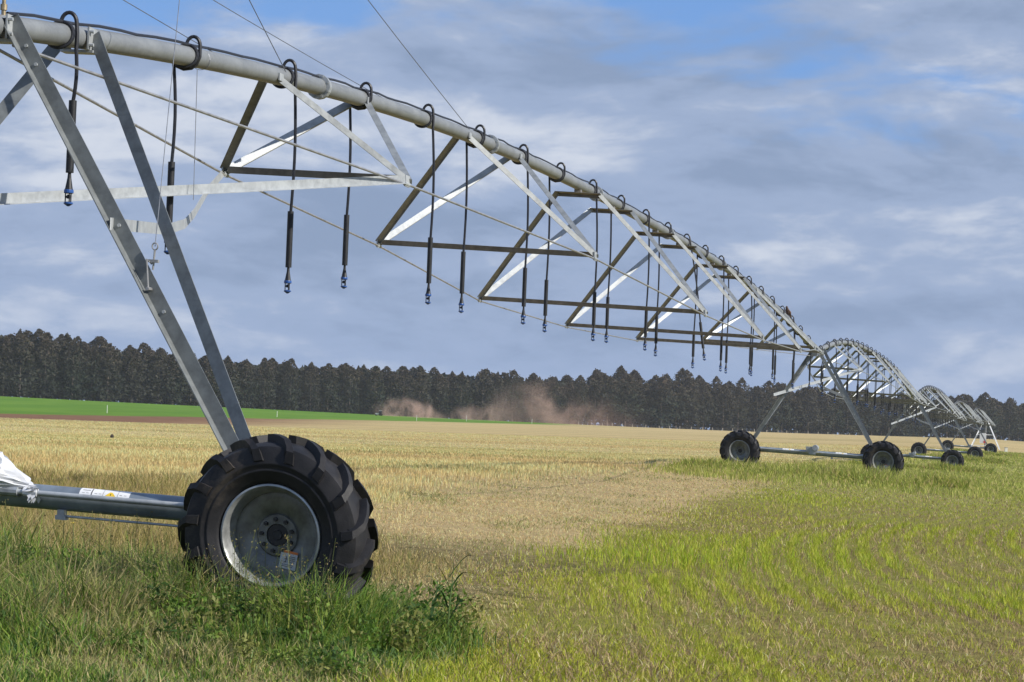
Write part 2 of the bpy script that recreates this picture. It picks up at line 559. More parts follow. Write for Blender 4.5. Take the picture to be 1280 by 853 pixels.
def blades_mesh(name, x, y, h, w, lean, tone, z0=None, stiff=.5):
    """each blade: base pair, bent middle pair, narrow tip pair (two quads)"""
    n = len(x); tone = np.clip(tone * GAIN, 0, .62)
    z = terrain(x, y) - .01 if z0 is None else z0
    az = rng.uniform(0, 2 * PI, n)              # facing
    wx, wy = np.cos(az) * w / 2, np.sin(az) * w / 2
    la = rng.uniform(0, 2 * PI, n)
    lx, ly = np.cos(la) * lean * h, np.sin(la) * lean * h
    base = np.stack([x, y, z], 1)
    mid = base + np.stack([lx * .35, ly * .35, h * .6], 1)
    tip = base + np.stack([lx, ly, h * np.sqrt(np.clip(1 - .5 * lean ** 2, .1, 1))], 1)
    wv = np.stack([wx, wy, np.zeros(n)], 1)
    vs = np.stack([base - wv * .8, base + wv * .8, mid - wv, mid + wv, tip - wv * .12, tip + wv * .12], 1).reshape(-1, 3)
    i = np.arange(n)[:, None] * 6
    f = np.concatenate([i + np.array([[0, 1, 3, 2]]), i + np.array([[2, 3, 5, 4]])], 1).reshape(-1, 4)
    return raw_mesh(name, vs, f, np.repeat(tone, 6, 0), M['grass'])


def pick(cols, n, jitter=.18):
    """random colours out of a weighted palette [(weight, rgb)]"""
    w = np.array([c[0] for c in cols]); w = w / w.sum()
    k = rng.choice(len(cols), n, p=w)
    c = np.array([c[1] for c in cols])[k]
    return c * (1 + rng.uniform(-jitter, jitter, (n, 1)))


def scatter(z0, z1, dens, wide=1.5):
    """random ground points in the wedge in front of where the picture was taken"""
    area = .5 * .42 * wide * (z1 * z1 - z0 * z0) + 2 * (z1 - z0)
    n = int(area * dens)
    Y = np.sqrt(rng.uniform(z0 * z0, z1 * z1, n))
    X = rng.uniform(-1, 1, n) * (.21 * wide * Y + 1)
    return X, Y


def sv(X, Y):
    return (X - O[0]) * U[0] + (Y - O[1]) * U[1], (X - O[0]) * V[0] + (Y - O[1]) * V[1]


def strip_edge(s):
    return 4.1 - .55 * np.sqrt(np.maximum(s + 5, .5))


def zones(X, Y):
    s, v = sv(X, Y)
    wob = 2.0 * (fbm(X * .35, Y * .35, 11) - .5)
    v0 = v; v = v + rng.normal(0, 1, len(X)) * (.22 + .012 * np.clip(s, 0, 70)); s0 = s; s = s + rng.normal(0, 1, len(X)) * (.3 + .05 * np.clip(s, 0, 100))
    weed = (s < 9.5 + 3 * wob) & (v < 3.2 + wob * .7 - .12 * np.clip(s, -1, 9)) & (v > -12)
    weed = weed & ~((s > 1.2 + wob) & (v > 1.7 - .05 * s))
    dry = weed & (s > 1.2 + wob * 2 - .6 * np.clip(v - .5, -3, 1.5)) | ((s >= 9.5 + 3 * wob) & (s < 19 + 4 * wob) & (v < -2.8 - .1 * s + wob))
    weed = weed & ~dry
    e = strip_edge(s) + wob
    right = (v > e) & (s < 60) & ~weed & ~dry
    tall = (s >= 53 + 3 * wob) & (v > -3.4 + wob) & (v < 12)
    right = right & ~tall
    hay = (v <= e) & (v > e - 3.6 - .03 * s) & (s < 70) & ~weed & ~dry & ~tall
    stub = ~weed & ~dry & ~right & ~tall & ~hay
    return s0, v0, wob, weed, dry, right, tall, hay, stub


def link_stuff(name, me, label, cat):
    o = bpy.data.objects.new(name, me); COL.objects.link(o)
    tag(o, label, cat, kind='stuff')
    return o


def build_grass():
    bands = [(12, 17, 3300), (17, 24, 1100), (24, 42, 420), (42, 75, 150), (75, 150, 42), (150, 300, 9)]
    acc = {k: [] for k in ('weed', 'dry', 'right', 'tall', 'hay', 'stub')}
    for z0, z1, dn in bands:
        X, Y = scatter(z0, z1, dn, 1.35)
        s, v, wob, weed, dry, right, tall, hay, stub = zones(X, Y)
        for k, mk in (('weed', weed), ('dry', dry), ('right', right), ('tall', tall), ('hay', hay), ('stub', stub)):
            acc[k].append(np.stack([X[mk], Y[mk], s[mk], v[mk], wob[mk]], 0))
    G = {k: np.concatenate(a, 1) for k, a in acc.items()}
    px = lambda Y: Y / 2427.0

    # --- tall weedy grass round the first wheel
    X, Y, s, v, wob = G['weed']; n = len(X)
    clump = fbm(X * 1.6, Y * 1.6, 21, 3)
    h = (.14 + .40 * np.clip((clump - .25) * 1.9, 0, 1)) * rng.uniform(.6, 1.2, n) * np.where(v > .8, .92, 1.08)
    front = np.clip((-s - 1.5) / 1.4, 0, 1)
    h *= 1 - .60 * front
    h *= np.where(v > 2.9, np.clip(1.0 - .6 * (v - 2.9), .35, 1), 1)
    dryness = np.clip((fbm(X * .9 + 5, Y * .9, 31) - .42) * 3.2 + .35 * front, 0, 1)
    g = pick([(4, (.075, .135, .016)), (3, (.115, .165, .022)), (4, (.036, .072, .014)), (3, (.155, .17, .038)), (1, (.09, .14, .05))], n)
    d = pick([(3, (.20, .18, .075)), (2, (.27, .22, .11)), (2, (.15, .15, .05))], n)
    mixr = (rng.uniform(0, 1, n) < dryness * .8)[:, None]
    keep = rng.uniform(0, 1, n) < .92
    tone = np.where(mixr, d, g)
    w = np.maximum(rng.uniform(.004, .010, n), px(Y) * .55)
    me = blades_mesh('tall_weedy_grass', X[keep], Y[keep], h[keep], w[keep], rng.uniform(.1, .9, n)[keep], tone[keep])
    link_stuff('tall_weedy_grass', me, 'thick green weedy grass round the wheel of the nearest tower', 'grass')

    # --- dry seeding grass behind the beam
    X, Y, s, v, wob = G['dry']; n = len(X)
    clump = fbm(X * 1.1, Y * 1.1, 41, 3)
    h = (.16 + .26 * np.clip((clump - .3) * 2, 0, 1)) * rng.uniform(.6, 1.25, n) * np.where(s > 9, .7, 1) * np.where(v > .6, .45, 1)
    tone = pick([(4, (.225, .175, .065)), (3, (.17, .15, .045)), (2, (.29, .215, .10)), (2, (.11, .12, .03)), (1, (.20, .14, .08))], n)
    w = np.maximum(rng.uniform(.003, .006, n), px(Y) * .5)
    me = blades_mesh('dry_seeding_grass', X, Y, h, w, rng.uniform(.1, .8, n), tone)
    link_stuff('dry_seeding_grass', me, 'pale olive seeding grass standing behind the beam of the nearest tower', 'grass')

    # --- young crop in curved rows on the right
    X, Y, s, v, wob = G['right']; n = len(X)
    r = np.hypot(X - 104, Y - 19)
    row = .5 + .5 * np.cos(2 * PI * r / .31 + 1.2 * (vnoise(X * .8, Y * .8, 3) - .5))
    patch = fbm(X * .33 + 3, Y * .13, 51, 3)
    core = np.exp(-((s - 8.0) / 6.5) ** 2) * np.exp(-((v - 3.6) / 1.9) ** 2) + .8 * np.exp(-((s + 2.4) / 1.2) ** 2) * np.exp(-((v - 3.6) / .9) ** 2)
    lush = np.clip((patch - .44) * 2.4 + core * .8, 0, 1) * np.where(s > 22, .6, 1)
    rowk = np.clip((v - 2.2) / 2.0, 0, 1) * .92 * np.clip((s + 4) / 6, .3, 1)
    u01 = rng.uniform(0, 1, n)
    gmask = u01 < (.36 + .50 * lush) * ((1 - rowk) + rowk * row ** 1.6 * 1.7)
    smask = ~gmask & (rng.uniform(0, 1, n) < .26)
    hg = (.03 + .09 * lush) * rng.uniform(.5, 1.4, n) + .015
    tg = pick([(4, (.18, .23, .012)), (3, (.135, .20, .012)), (2, (.245, .26, .022)), (2, (.225, .20, .035))], n)
    tg = tg * 1.02
    yel = np.clip(1.0 - lush, 0, 1)[:, None] * .60
    tg = tg * (1 - yel) + np.array([.235, .22, .032]) * yel
    w = np.maximum(rng.uniform(.004, .008, n), px(Y) * .6)
    me = blades_mesh('young_crop', X[gmask], Y[gmask], hg[gmask], w[gmask], rng.uniform(.1, .8, n)[gmask], tg[gmask])
    link_stuff('young_crop', me, 'bright green young crop sprouting in curved rows on the right', 'crop')
    ts = pick([(3, (.26, .19, .095)), (3, (.19, .135, .07)), (2, (.14, .10, .055)), (1, (.38, .30, .16))], n)
    hs = rng.uniform(.03, .10, n)
    me = blades_mesh('loose_straw', X[smask], Y[smask], hs[smask], w[smask], rng.uniform(.5, 1.35, n)[smask], ts[smask])
    link_stuff('loose_straw', me, 'short dead straw lying between the rows of young crop', 'straw')

    # --- mown strip
    X, Y, s, v, wob = G['hay']; n = len(X)
    p = fbm(X * .8, Y * .4, 61, 3)
    greenish = rng.uniform(0, 1, n) < np.clip((p - .50) * 2.4, .02, .55)
    keep = rng.uniform(0, 1, n) < .75
    t = np.where(greenish[:, None], pick([(2, (.17, .17, .05)), (1, (.12, .14, .04))], n), pick([(4, (.38, .265, .12)), (3, (.45, .335, .16)), (1, (.28, .19, .085))], n, .12))
    h = rng.uniform(.02, .06, n) * np.where(greenish, 1.5, 1)
    w = np.maximum(rng.uniform(.003, .007, n), px(Y) * .55)
    me = blades_mesh('mown_hay', X[keep], Y[keep], h[keep], w[keep], rng.uniform(.7, 1.38, n)[keep], t[keep])
    link_stuff('mown_hay', me, 'flattened brown mown hay on the strip under the machine', 'hay')

    # --- stubble
    X, Y, s, v, wob = G['stub']; n = len(X)
    band = fbm(X * .02, Y * .12, 71, 3)
    gb = fbm(X * .05 + 8, Y * .10, 81, 3)
    greenish = rng.uniform(0, 1, n) < np.clip((gb - .52) * 3.0, .03, .45)
    t = np.where(greenish[:, None], pick([(2, (.19, .20, .06)), (2, (.24, .22, .085))], n), pick([(4, (.44, .32, .135)), (3, (.50, .38, .18)), (2, (.34, .235, .095))], n, .12))
    t = t * (1 - .25 * np.clip((band - .5) * 4, 0, 1))[:, None]
    h = rng.uniform(.06, .16, n) * np.interp(Y, [30, 80, 200], [1, .7, .55])
    w = np.maximum(rng.uniform(.003, .006, n), px(Y) * .5)
    me = blades_mesh('stubble', X, Y, h, w, rng.uniform(0, .6, n), t)
    link_stuff('stubble', me, 'golden cut straw stubble over the field on the left', 'stubble')

    # --- taller grass along the far wheels
    X, Y, s, v, wob = G['tall']; n = len(X)
    c = fbm(X * .5, Y * .2, 91, 3)
    pile = np.exp(-((s - 60.5) / 4.0) ** 2) * np.clip((v + 3.6) / 1.2, 0, 1) * np.clip((5.5 - v) / 2.5, 0, 1)
    h = (.10 + .16 * np.clip((c - .3) * 2, 0, 1) + .30 * pile) * rng.uniform(.6, 1.2, n)
    t = pick([(3, (.19, .205, .04)), (3, (.145, .17, .03)), (2, (.24, .225, .065)), (1, (.30, .24, .11))], n)
    w = np.maximum(.006, px(Y) * .65)
    me = blades_mesh('wheel_track_grass', X, Y, h, w, rng.uniform(.1, .7, n), t)
    link_stuff('wheel_track_grass', me, 'yellow green grass growing along the far wheels', 'grass')

    # rank grass round the wheels of every far tower
    XS, YS, HS, WS = [], [], [], []
    for n, sc_, sd_, lo, hi_, hh in ((9000, 58.0, 1.7, -3.6, 5.0, .40), (5000, SPAN * 2 - 3.2, 1.8, -3.2, 4.5, .62), (4200, SPAN * 3 - 3.2, 2.0, -3.5, 4.5, .50), (3600, SPAN * 4 - 3.5, 2.2, -3.5, 5.0, .50)):
        ss = sc_ + rng.normal(0, sd_, n); vv = rng.uniform(lo, hi_, n)
        P = O[None] + ss[:, None] * U[None] + vv[:, None] * V[None]
        c = fbm(P[:, 0] * .7, P[:, 1] * .3, 95, 3)
        XS.append(P[:, 0]); YS.append(P[:, 1])
        HS.append((.14 + hh * np.clip((c - .25) * 1.8, 0, 1)) * rng.uniform(.7, 1.15, n) * np.clip(1.15 - np.abs(ss - sc_) / (sd_ * 2.6), .2, 1) * np.where(vv > 1.0, 1.15, .85))
        WS.append(np.full(n, max(.03, .8 * sc_ / 2427)))
    XS, YS, HS, WS = map(np.concatenate, (XS, YS, HS, WS))
    t = pick([(3, (.17, .19, .030)), (3, (.12, .15, .024)), (2, (.22, .20, .05)), (1, (.25, .18, .08))], len(XS))
    me = blades_mesh('rank_grass', XS, YS, HS, WS, rng.uniform(.1, .7, len(XS)), t)
    link_stuff('rank_grass', me, 'bank of rank grass in front of the wheels of the far towers', 'grass')

    # --- leafy weeds and seed stalks near the first wheel
    leaf_v, leaf_f, leaf_t = [], [], []

    def leaflet(p, size, col):
        a = nrm(rng.normal(0, 1, 3)); b = nrm(np.cross(a, rng.normal(0, 1, 3)))
        o_ = len(leaf_v)
        L, Wd = size, size * .42
        leaf_v.extend([p, p + a * L * .5 + b * Wd * .5, p + a * L, p + a * L * .5 - b * Wd * .5])
        leaf_f.append((o_, o_ + 1, o_ + 2, o_ + 3)); leaf_t.extend([col] * 4)
    pal = [(.095, .17, .025), (.11, .20, .028), (.15, .21, .035), (.05, .10, .02), (.18, .19, .05)]
    for i in range(760):
        s_ = rng.uniform(-2.6, .9); v_ = rng.uniform(-2.8, 3.4)
        if s_ < -1.6 and rng.uniform() < .5: continue
        if -.75 < s_ < .2 and 1.55 < v_ < 2.95: s_ -= .9
        x, y = line_point(s_, v_); z = tz(x, y)
        hh = rng.uniform(.14, .38) * (1 if s_ > -1.5 else .6); rr = rng.uniform(.08, .2)
        col = np.array(pal[rng.integers(len(pal))])
        for k in range(int(45 + 90 * rr / .2)):
            t = rng.uniform(0, 1); a = rng.uniform(0, 2 * PI); q = rr * math.sqrt(rng.uniform(0, 1)) * (1 - .5 * t)
            leaflet(np.array([x + q * math.cos(a), y + q * math.sin(a), z + hh * t]), rng.uniform(.022, .06), col * rng.uniform(.7, 1.35))
    for i in range(210):
        s_ = rng.uniform(-2.0, .3); v_ = rng.uniform(.2, 3.1) if i % 3 else rng.uniform(-2.6, 3.0)
        if -.75 < s_ < .2 and 1.5 < v_ < 2.95: s_ = rng.uniform(-1.7, -.8)
        x, y = line_point(s_, v_); z = tz(x, y)
        hh = rng.uniform(.34, .74) * (1 if s_ > -1.5 else .75)
        tipx, tipy = x + rng.normal(0, .06), y + rng.normal(0, .06)
        col = np.array((.12, .14, .045)) * rng.uniform(.7, 1.3)
        b = np.array([rng.normal(), rng.normal(), 0]); b = nrm(b) * .0028
        o_ = len(leaf_v)
        p0, p1 = np.array([x, y, z]), np.array([tipx, tipy, z + hh])
        leaf_v.extend([p0 - b, p0 + b, p1 + b * .5, p1 - b * .5]); leaf_f.append((o_, o_ + 1, o_ + 2, o_ + 3)); leaf_t.extend([col] * 4)
        nb = rng.integers(12, 30)
        seedc = np.array([(.20, .18, .06), (.15, .16, .05), (.24, .19, .08)][rng.integers(3)])
        for k in range(nb):
            t = 1 - .45 * rng.uniform(0, 1) ** 1.4
            p = p0 + (p1 - p0) * t + rng.normal(0, .012 + .03 * (1 - t), 3)
            leaflet(p, rng.uniform(.010, .022), seedc * rng.uniform(.7, 1.3))
    me = raw_mesh('leafy_weeds', np.array(leaf_v), np.array(leaf_f), np.array(leaf_t), M['grass'])
    link_stuff('leafy_weeds', me, 'leafy weeds with thin seed stalks in front of the nearest wheel', 'weeds')


def build_plants():
    # broad leaved tall grass plants standing on their own
    def reed(name, s_, v_, hh, nleaf, label, dark):
        x, y = line_point(s_, v_); z = tz(x, y)
        r = empty(name, (x, y, z))
        m = MB(); m.tube([(0, 0, 0), (.01, .01, hh * .5), (.03, .0, hh * .92)], [.006, .005, .002], 6)
        m.build('stem', M['stem'], r)
        for k in range(nleaf):
            z0 = hh * (.15 + .7 * k / nleaf); a = rng.uniform(0, 2 * PI); L = hh * rng.uniform(.35, .6)
            wd = rng.uniform(.006, .010); pts = []
            for t in np.linspace(0, 1, 6):
                pts.append(np.array([math.cos(a) * L * .55 * t, math.sin(a) * L * .55 * t, z0 + L * (.9 * t - .55 * t ** 3)]))
            sd = np.array([-math.sin(a), math.cos(a), .3])
            vs = []; fs = []
            for t, p in zip(np.linspace(0, 1, 6), pts):
                ww = wd * (1 - t ** 2.2) + .001
                vs += [p - sd * ww, p + sd * ww]
            for i in range(5): fs.append((2 * i, 2 * i + 1, 2 * i + 3, 2 * i + 2))
            ml = MB(); ml._add(vs, fs)
            ml.build('leaf', dark, r)
        tag(r, label, 'grass plant', 'tall grass plants beside the nearest wheel')
    dk = plain('dark_leaf', (.045, .095, .03), .8, 0, .35, 20, spec=.15)
    bl = plain('bluish_leaf', (.07, .14, .05), .8, 0, .35, 20, spec=.15)
    reed('tall_grass_plant', -.35, 3.42, .62, 9, 'tallest dark grass plant standing right of the nearest wheel', dk)
    reed('tall_grass_plant', -1.05, 3.05, .36, 6, 'short dark grass plant below the tallest one, right of the wheel', dk)
    reed('tall_grass_plant', -.2, 3.28, .48, 5, 'thin dark grass plant just left of the tallest one', dk)
    reed('tall_grass_plant', -1.0, .55, .42, 8, 'bluish broad leaved grass plant in the shadow left of the wheel', bl)
    reed('tall_grass_plant', -1.1, .15, .38, 7, 'bluish grass plant at the left edge of the weeds', bl)
    for i, (s_, v_, hh, lab) in enumerate([(3.2, 1.3, .5, 'yellow flower nearest the left side of the tyre under the beam'), (4.2, .6, .5, 'yellow flower under the middle of the bare beam'),
                                           (4.0, 1.15, .52, 'smaller yellow flower beside the one nearest the tyre'), (2.2, -.2, .45, 'yellow flower at the left below the white bag'), (.4, -.1, .42, 'yellow flower lowest in the grass at the left edge')]):
        x, y = line_point(s_, v_); z = tz(x, y)
        r = empty('yellow_flower', (x, y, z))
        m = MB(); m.tube([(0, 0, 0), (.01, 0, hh * .5), (.0, .015, hh)], .003, 5); m.build('stem', M['stem'], r)
        m = MB()
        for k in range(7):
            a = 2 * PI * k / 7
            d = np.array([math.cos(a), math.sin(a), .25]); t = np.array([-math.sin(a), math.cos(a), 0])
            c = np.array([0, .015, hh])
            m._add([c, c + d * .012 + t * .007, c + d * .024, c + d * .012 - t * .007], [(0, 1, 2, 3)])
        m.build('petals', M['petal'], r)
        tag(r, lab, 'flower', 'yellow flowers in the dry grass')


# ----------------------------------------------------------------------------
# irrigation machine
# ----------------------------------------------------------------------------
H_PIPE = 3.95
PIPE_R = .084


def pipe_z(u):
    """height of the pipe over the base line of a span (arch)"""
    t = 2 * u / SPAN - 1
    return H_PIPE + 1.15 * (1 - abs(t) ** (3.1 if t < 0 else 2.25))


CORNER_V = [.94, 1.44, 1.84, 1.9, 1.84, 1.44, .94]
CORNER_Z = [3.74, 3.60, 3.29, 3.22, 3.29, 3.60, 3.74]


def build_span():
    root = empty('irrigation_span')
    # pipe
    m = MB(); us = np.linspace(-.35, SPAN - .75, 65)
    m.tube([(u, 0, pipe_z(u)) for u in us], PIPE_R, 20)
    m.build('pipe', M['pipe'], root, smooth=True)
    J = JOINTS
    for uj in J:
        m = MB()
        for du in (-.018, .018):
            zc = pipe_z(uj)
            m.lathe([(.06, du - .012), (.125, du - .012), (.125, du + .012), (.06, du + .012)], 'x', 16, (uj, 0, zc))
        for k in range(8):
            a = 2 * PI * (k + .5) / 8
            m.box((uj, .108 * math.cos(a), pipe_z(uj) + .108 * math.sin(a)), (.075, .02, .02))
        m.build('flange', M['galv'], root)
    # truss bars
    for j, uj in enumerate(J):
        cv, cz = CORNER_V[j], CORNER_Z[j]
        wide = 2 <= j <= 4
        for side in (-1, 1):
            c = np.array([uj, side * cv, cz])
            for du in (-1.5, 1.5):
                ua = uj + du
                top = np.array([ua, side * (.33 if wide else .07), pipe_z(ua) - (.13 if wide else .03)])
                end = c + np.array([.05 * np.sign(du), 0, 0])
                m = MB()
                if side < 0:
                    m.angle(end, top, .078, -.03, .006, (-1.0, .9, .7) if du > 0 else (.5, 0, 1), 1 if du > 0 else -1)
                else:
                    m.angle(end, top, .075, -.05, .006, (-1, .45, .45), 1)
                m.build('diagonal_bar', M['galv'] if side < 0 and du > 0 else M['bar'], root)  # sunlit left bars take the lighter steel, the rest its shade-coloured copy
        m = MB()
        m.angle((uj, -cv + .03, cz), (uj, cv - .03, cz), .072, -.06, .006, (-1, 0, -.35), 1)
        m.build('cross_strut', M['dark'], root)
        for side in (-1, 1):
            m = MB(); m.box((uj, side * cv, cz - .02), (.17, .016, .11)); m.tube([(uj - .09, side * cv, cz - .05), (uj + .09, side * cv, cz - .05)], .02, 8)
            m.build('rod_joint', M['galv'], root)
        if wide:
            for du in (-1.5, 1.5):
                ua = uj + du; m = MB(); z = pipe_z(ua) - .13
                m.angle((ua, -.36, z), (ua, .36, z), .13, .05, .007, (-.15, 0, -1))
                m.box((ua, 0, z + .03), (.12, .10, .05))
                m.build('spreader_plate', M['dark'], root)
        else:
            for du in (-1.5, 1.5):
                ua = uj + du; z = pipe_z(ua)
                for sd in (-1, 1):
                    m = MB(); m.box((ua, sd * .092, z - .02), (.12, .014, .07)); m.build('bar_lug', M['galv'], root)
    # truss rods
    for side in (-1, 1):
        pts = [(.05, side * .09, H_PIPE - .12)] + [(uj, side * CORNER_V[j], CORNER_Z[j] - .05) for j, uj in enumerate(J)] + [(SPAN - .6, side * .09, H_PIPE - .12)]
        m = MB(); m.tube(pts, .0125, 7); m.build('truss_rod', M['rod'], root)
    # control cable lying along the top of the pipe
    m = MB(); pts = []
    for i, u in enumerate(np.linspace(.1, SPAN - .8, 150)):
        pts.append((u, .012 + .018 * math.sin(i * 1.7), pipe_z(u) + PIPE_R + .012 + .012 * math.sin(u * 2.5) ** 2))
    m.tube(pts, .012, 6); m.build('control_cable', M['hose'], root)
    return root


def build_drops(span_root):
    """23 protos, root at the pipe centre, hanging plumb"""
    out = []
    mw = span_root
    for k in range(23):
        u = 1.05 + 2.64 * k
        zp = pipe_z(u)
        even = k % 2 == 0
        sg = 1 if even else -1
        r = empty('sprinkler_drop')
        # clamp ring round the pipe
        m = MB()
        ring = [(0.03 * math.sin(a + .6), (PIPE_R + .014) * math.cos(a), (PIPE_R + .014) * math.sin(a)) for a in np.linspace(0, 2 * PI, 25)[:-1]]
        m.tube(ring, .0145, 7, closed=True)
        m.build('hose_sling', M['hose'], r)
        # arched outlet
        m = MB(); pts = []
        for a in np.linspace(PI, 0, 11):
            pts.append((.02 + .03 * (1 - a / PI), .052 + .055 * math.cos(a), PIPE_R + .01 + .075 * math.sin(a)))
        pts = [(.02, -.004, PIPE_R * .75)] + pts
        if even: pts += [(.05, .114, .02), (.05, .112, -.1)]
        else: pts += [(.045, .109, .0), (.04, .085, -.065), (.032, .045, -.098), (.02, -.02, -.108), (.01, -.075, -.085), (.003, -.108, -.04)]
        m.tube(pts, .0155, 8); m.build('gooseneck', M['hose'], r, smooth=True)
        zl = [2.90, 2.74, 2.58, 2.78, 2.77, 2.80, 2.79, 2.79][k] if k < 8 else 2.80 + .07 * rng.uniform(-1, 1)
        bot = -(zp - (zl - .08))
        sw = .03 * rng.uniform(-1, 1) + .01; vv = .112 * sg if even else -.112
        x0 = .05 if even else 0
        hose_top = -.1 if even else .03
        wl = .53
        m = MB(); pts = []
        for t in np.linspace(0, 1, 8):
            pts.append((x0 + .025 * math.sin(t * PI) * sw / .04, vv + sw * t * .8 + .02 * math.sin(t * 3.0), hose_top + (bot + .24 + wl - .02 - hose_top) * t))
        m.tube(pts, .015, 8); m.build('hose', M['hose'], r, smooth=True)
        bx, bv = pts[-1][0], pts[-1][1]
        m = MB(); m.tube([(bx, bv, bot + .24 + wl), (bx, bv, bot + .24)], .029, 10)
        m.build('hose_weight', M['weight'], r, smooth=True)
        m = MB()
        m.lathe([(.012, .24), (.015, .20), (.028, .125), (.033, .115)], 'z', 12, (bx, bv, bot))
        for a in (0.4, 2.5, 4.6):
            m.tube([(bx + .024 * math.cos(a), bv + .024 * math.sin(a), bot + .095), (bx + .024 * math.cos(a), bv + .024 * math.sin(a), bot + .02)], .005, 5)
        m.lathe([(.008, .08), (.018, .07), (.018, .055), (.010, .05)], 'z', 10, (bx, bv, bot))
        hd = m.build('sprinkler_head', M['weight'], r)
        m = MB(); m.lathe([(.034, .115), (.036, .11), (.036, .092), (.030, .088)], 'z', 14, (bx, bv, bot)); m.build('nozzle', M['blue'], hd)
        m = MB(); m.lathe([(.012, .028), (.034, .022), (.034, .012), (.008, -.006)], 'z', 14, (bx, bv, bot)); m.build('deflector', M['blue'], hd)
        out.append((u, zp, r))
    return out


def build_wheel(parent, v, first):
    """wheel centred at (-.35, v, .63); front face toward -u"""
    cu, cz = -.36, .655
    C = (cu, v, cz)
    K = 1.055

    class WB(MB):
        def build(s, name, *a, **k):
            q = K if name == 'tyre' else .975
            s.v = [(p[0], v + (p[1] - v) * q, cz + (p[2] - cz) * q) for p in s.v]
            return MB.build(s, name, *a, **k)
    # disc = the wheel part itself
    m = WB()
    m.lathe([(.292, .015), (.292, -.03), (.262, -.035), (.20, -.022), (.145, -.002), (.135, -.014), (.076, -.014), (.076, .03), (.0745, .03)], 'x', 48, C, False)
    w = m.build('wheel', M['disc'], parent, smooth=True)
    # rim barrel
    m = WB()
    prof = [(.330, -.172), (.342, -.168), (.345, -.15), (.325, -.145), (.318, -.11), (.300, -.085), (.296, -.03), (.296, .06), (.318, .10), (.325, .145), (.345, .16), (.345, .172), (.335, .175),
            (.318, .15), (.31, .10), (.288, .06), (.286, -.03), (.292, -.088), (.308, -.112), (.314, -.15), (.330, -.172)]
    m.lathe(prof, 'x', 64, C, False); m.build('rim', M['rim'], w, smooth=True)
    m = WB(); m.lathe([(.0, -.004), (.072, -.004), (.073, .05)], 'x', 24, C, False)
    m.lathe([(.0, -.012), (.03, -.012), (.034, -.004)], 'x', 16, C, False)
    m.tube([(cu + .03, v, cz), (-.02, v, cz)], .06, 14); m.build('hub', M['hub'], w)
    for k in range(9):
        a = 2 * PI * k / 9 + .3
        m = WB()
        m.tube([(cu - .012, v + .107 * math.cos(a), cz + .107 * math.sin(a)), (cu - .040, v + .107 * math.cos(a), cz + .107 * math.sin(a))], .014, 6)
        m.build('lug_nut', M['hub'], w)
    # tyre
    prof = [(.305, -.13), (.321, -.158), (.345, -.184), (.388, -.190), (.393, -.195), (.402, -.196), (.408, -.192), (.43, -.196), (.436, -.200), (.444, -.200), (.455, -.196), (.51, -.188), (.545, -.172), (.562, -.13), (.572, -.06), (.575, 0),
            (.572, .06), (.562, .13), (.545, .172), (.51, .188), (.455, .196), (.40, .192), (.345, .184), (.321, .158), (.305, .13)]
    m = WB(); m.lathe(prof, 'x', 80, C, False)
    NL = 15

    def surf(x):
        # tread surface radius at axial offset x
        return float(np.interp(abs(x), [0, .06, .13, .172, .188], [.575, .572, .562, .545, .51]))
    for side in (-1, 1):
        for k in range(NL):
            a0 = 2 * PI * (k + (.5 if side > 0 else 0)) / NL
            path = []
            for t in (0, .25, .5, .75, .93):
                x = side * (.012 + .175 * t / .93); path.append((x, surf(x) - .012, surf(x) + .048 - .006 * max(0, t - .6), a0 - .32 * t))
            path.append((side * .199, .50, .535, a0 - .325)); path.append((side * .199, .452, .462, a0 - .345))
            vs = []; fs = []
            for i, (x, rb, rt, a) in enumerate(path):
                hw = .025 if i < 5 else (.030 if i == 5 else .040)
                last = i >= 5
                for (rr, sgn, wsc) in ((rb, -1, 1.25), (rt, -1, .85), (rt, 1, .85), (rb, 1, 1.25)):
                    aa = a + sgn * hw * wsc / .57
                    xx = x + (side * .010 if (last and rr == rt) else 0)
                    if last and rr == rb: xx = x - side * .018
                    vs.append((cu + xx, v + rr * math.cos(aa), cz + rr * math.sin(aa)))
            n = len(path)
            for i in range(n - 1):
                for j in range(4):
                    fs.append((i * 4 + j, i * 4 + (j + 1) % 4, (i + 1) * 4 + (j + 1) % 4, (i + 1) * 4 + j))
            fs.append((0, 1, 2, 3)); fs.append(tuple((n - 1) * 4 + j for j in range(4)))
            m._add(vs, fs)
    m.build('tyre', M['tyre'], w, smooth=True)
    return w


def build_wheel_label(w, v):
    cu, cz = -.36, .655
    R = Matrix.Rotation(math.radians(-6), 3, 'X')
    c0 = np.array([cu - .042, v + .095, cz - .150])

    def quad(y0, y1, z0, z1, off):
        a = math.radians(-8)
        pts = []
        for y, z in ((y0, z0), (y1, z0), (y1, z1), (y0, z1)):
            pts.append(c0 + np.array([off, y * math.cos(a) - z * math.sin(a), y * math.sin(a) + z * math.cos(a)]))
        back = [p + np.array([.003, 0, 0]) for p in pts]
        return pts + back, [(0, 1, 2, 3), (4, 7, 6, 5), (0, 4, 5, 1), (1, 5, 6, 2), (2, 6, 7, 3), (3, 7, 4, 0)]
    m = MB()
    m.cur = 0; m._add(*quad(-.062, .052, -.062, .040, 0))
    m.cur = 1; m._add(*quad(-.042, .052, .041, .056, 0))
    m.cur = 2
    for a in ((-.03, -.01, .0, .004), (-.03, -.015, -.02, -.016), (-.022, -.018, -.02, .02), (.0, .04, .02, .023), (.0, .04, .008, .011), (.0, .04, -.004, -.001), (.0, .035, -.016, -.013), (-.045, .035, -.036, -.033), (-.045, .03, -.047, -.044)):
        m._add(*quad(*a, -.002))
    m.build('warning_label', [M['label_dull'], M['orange'], M['ink']], w)


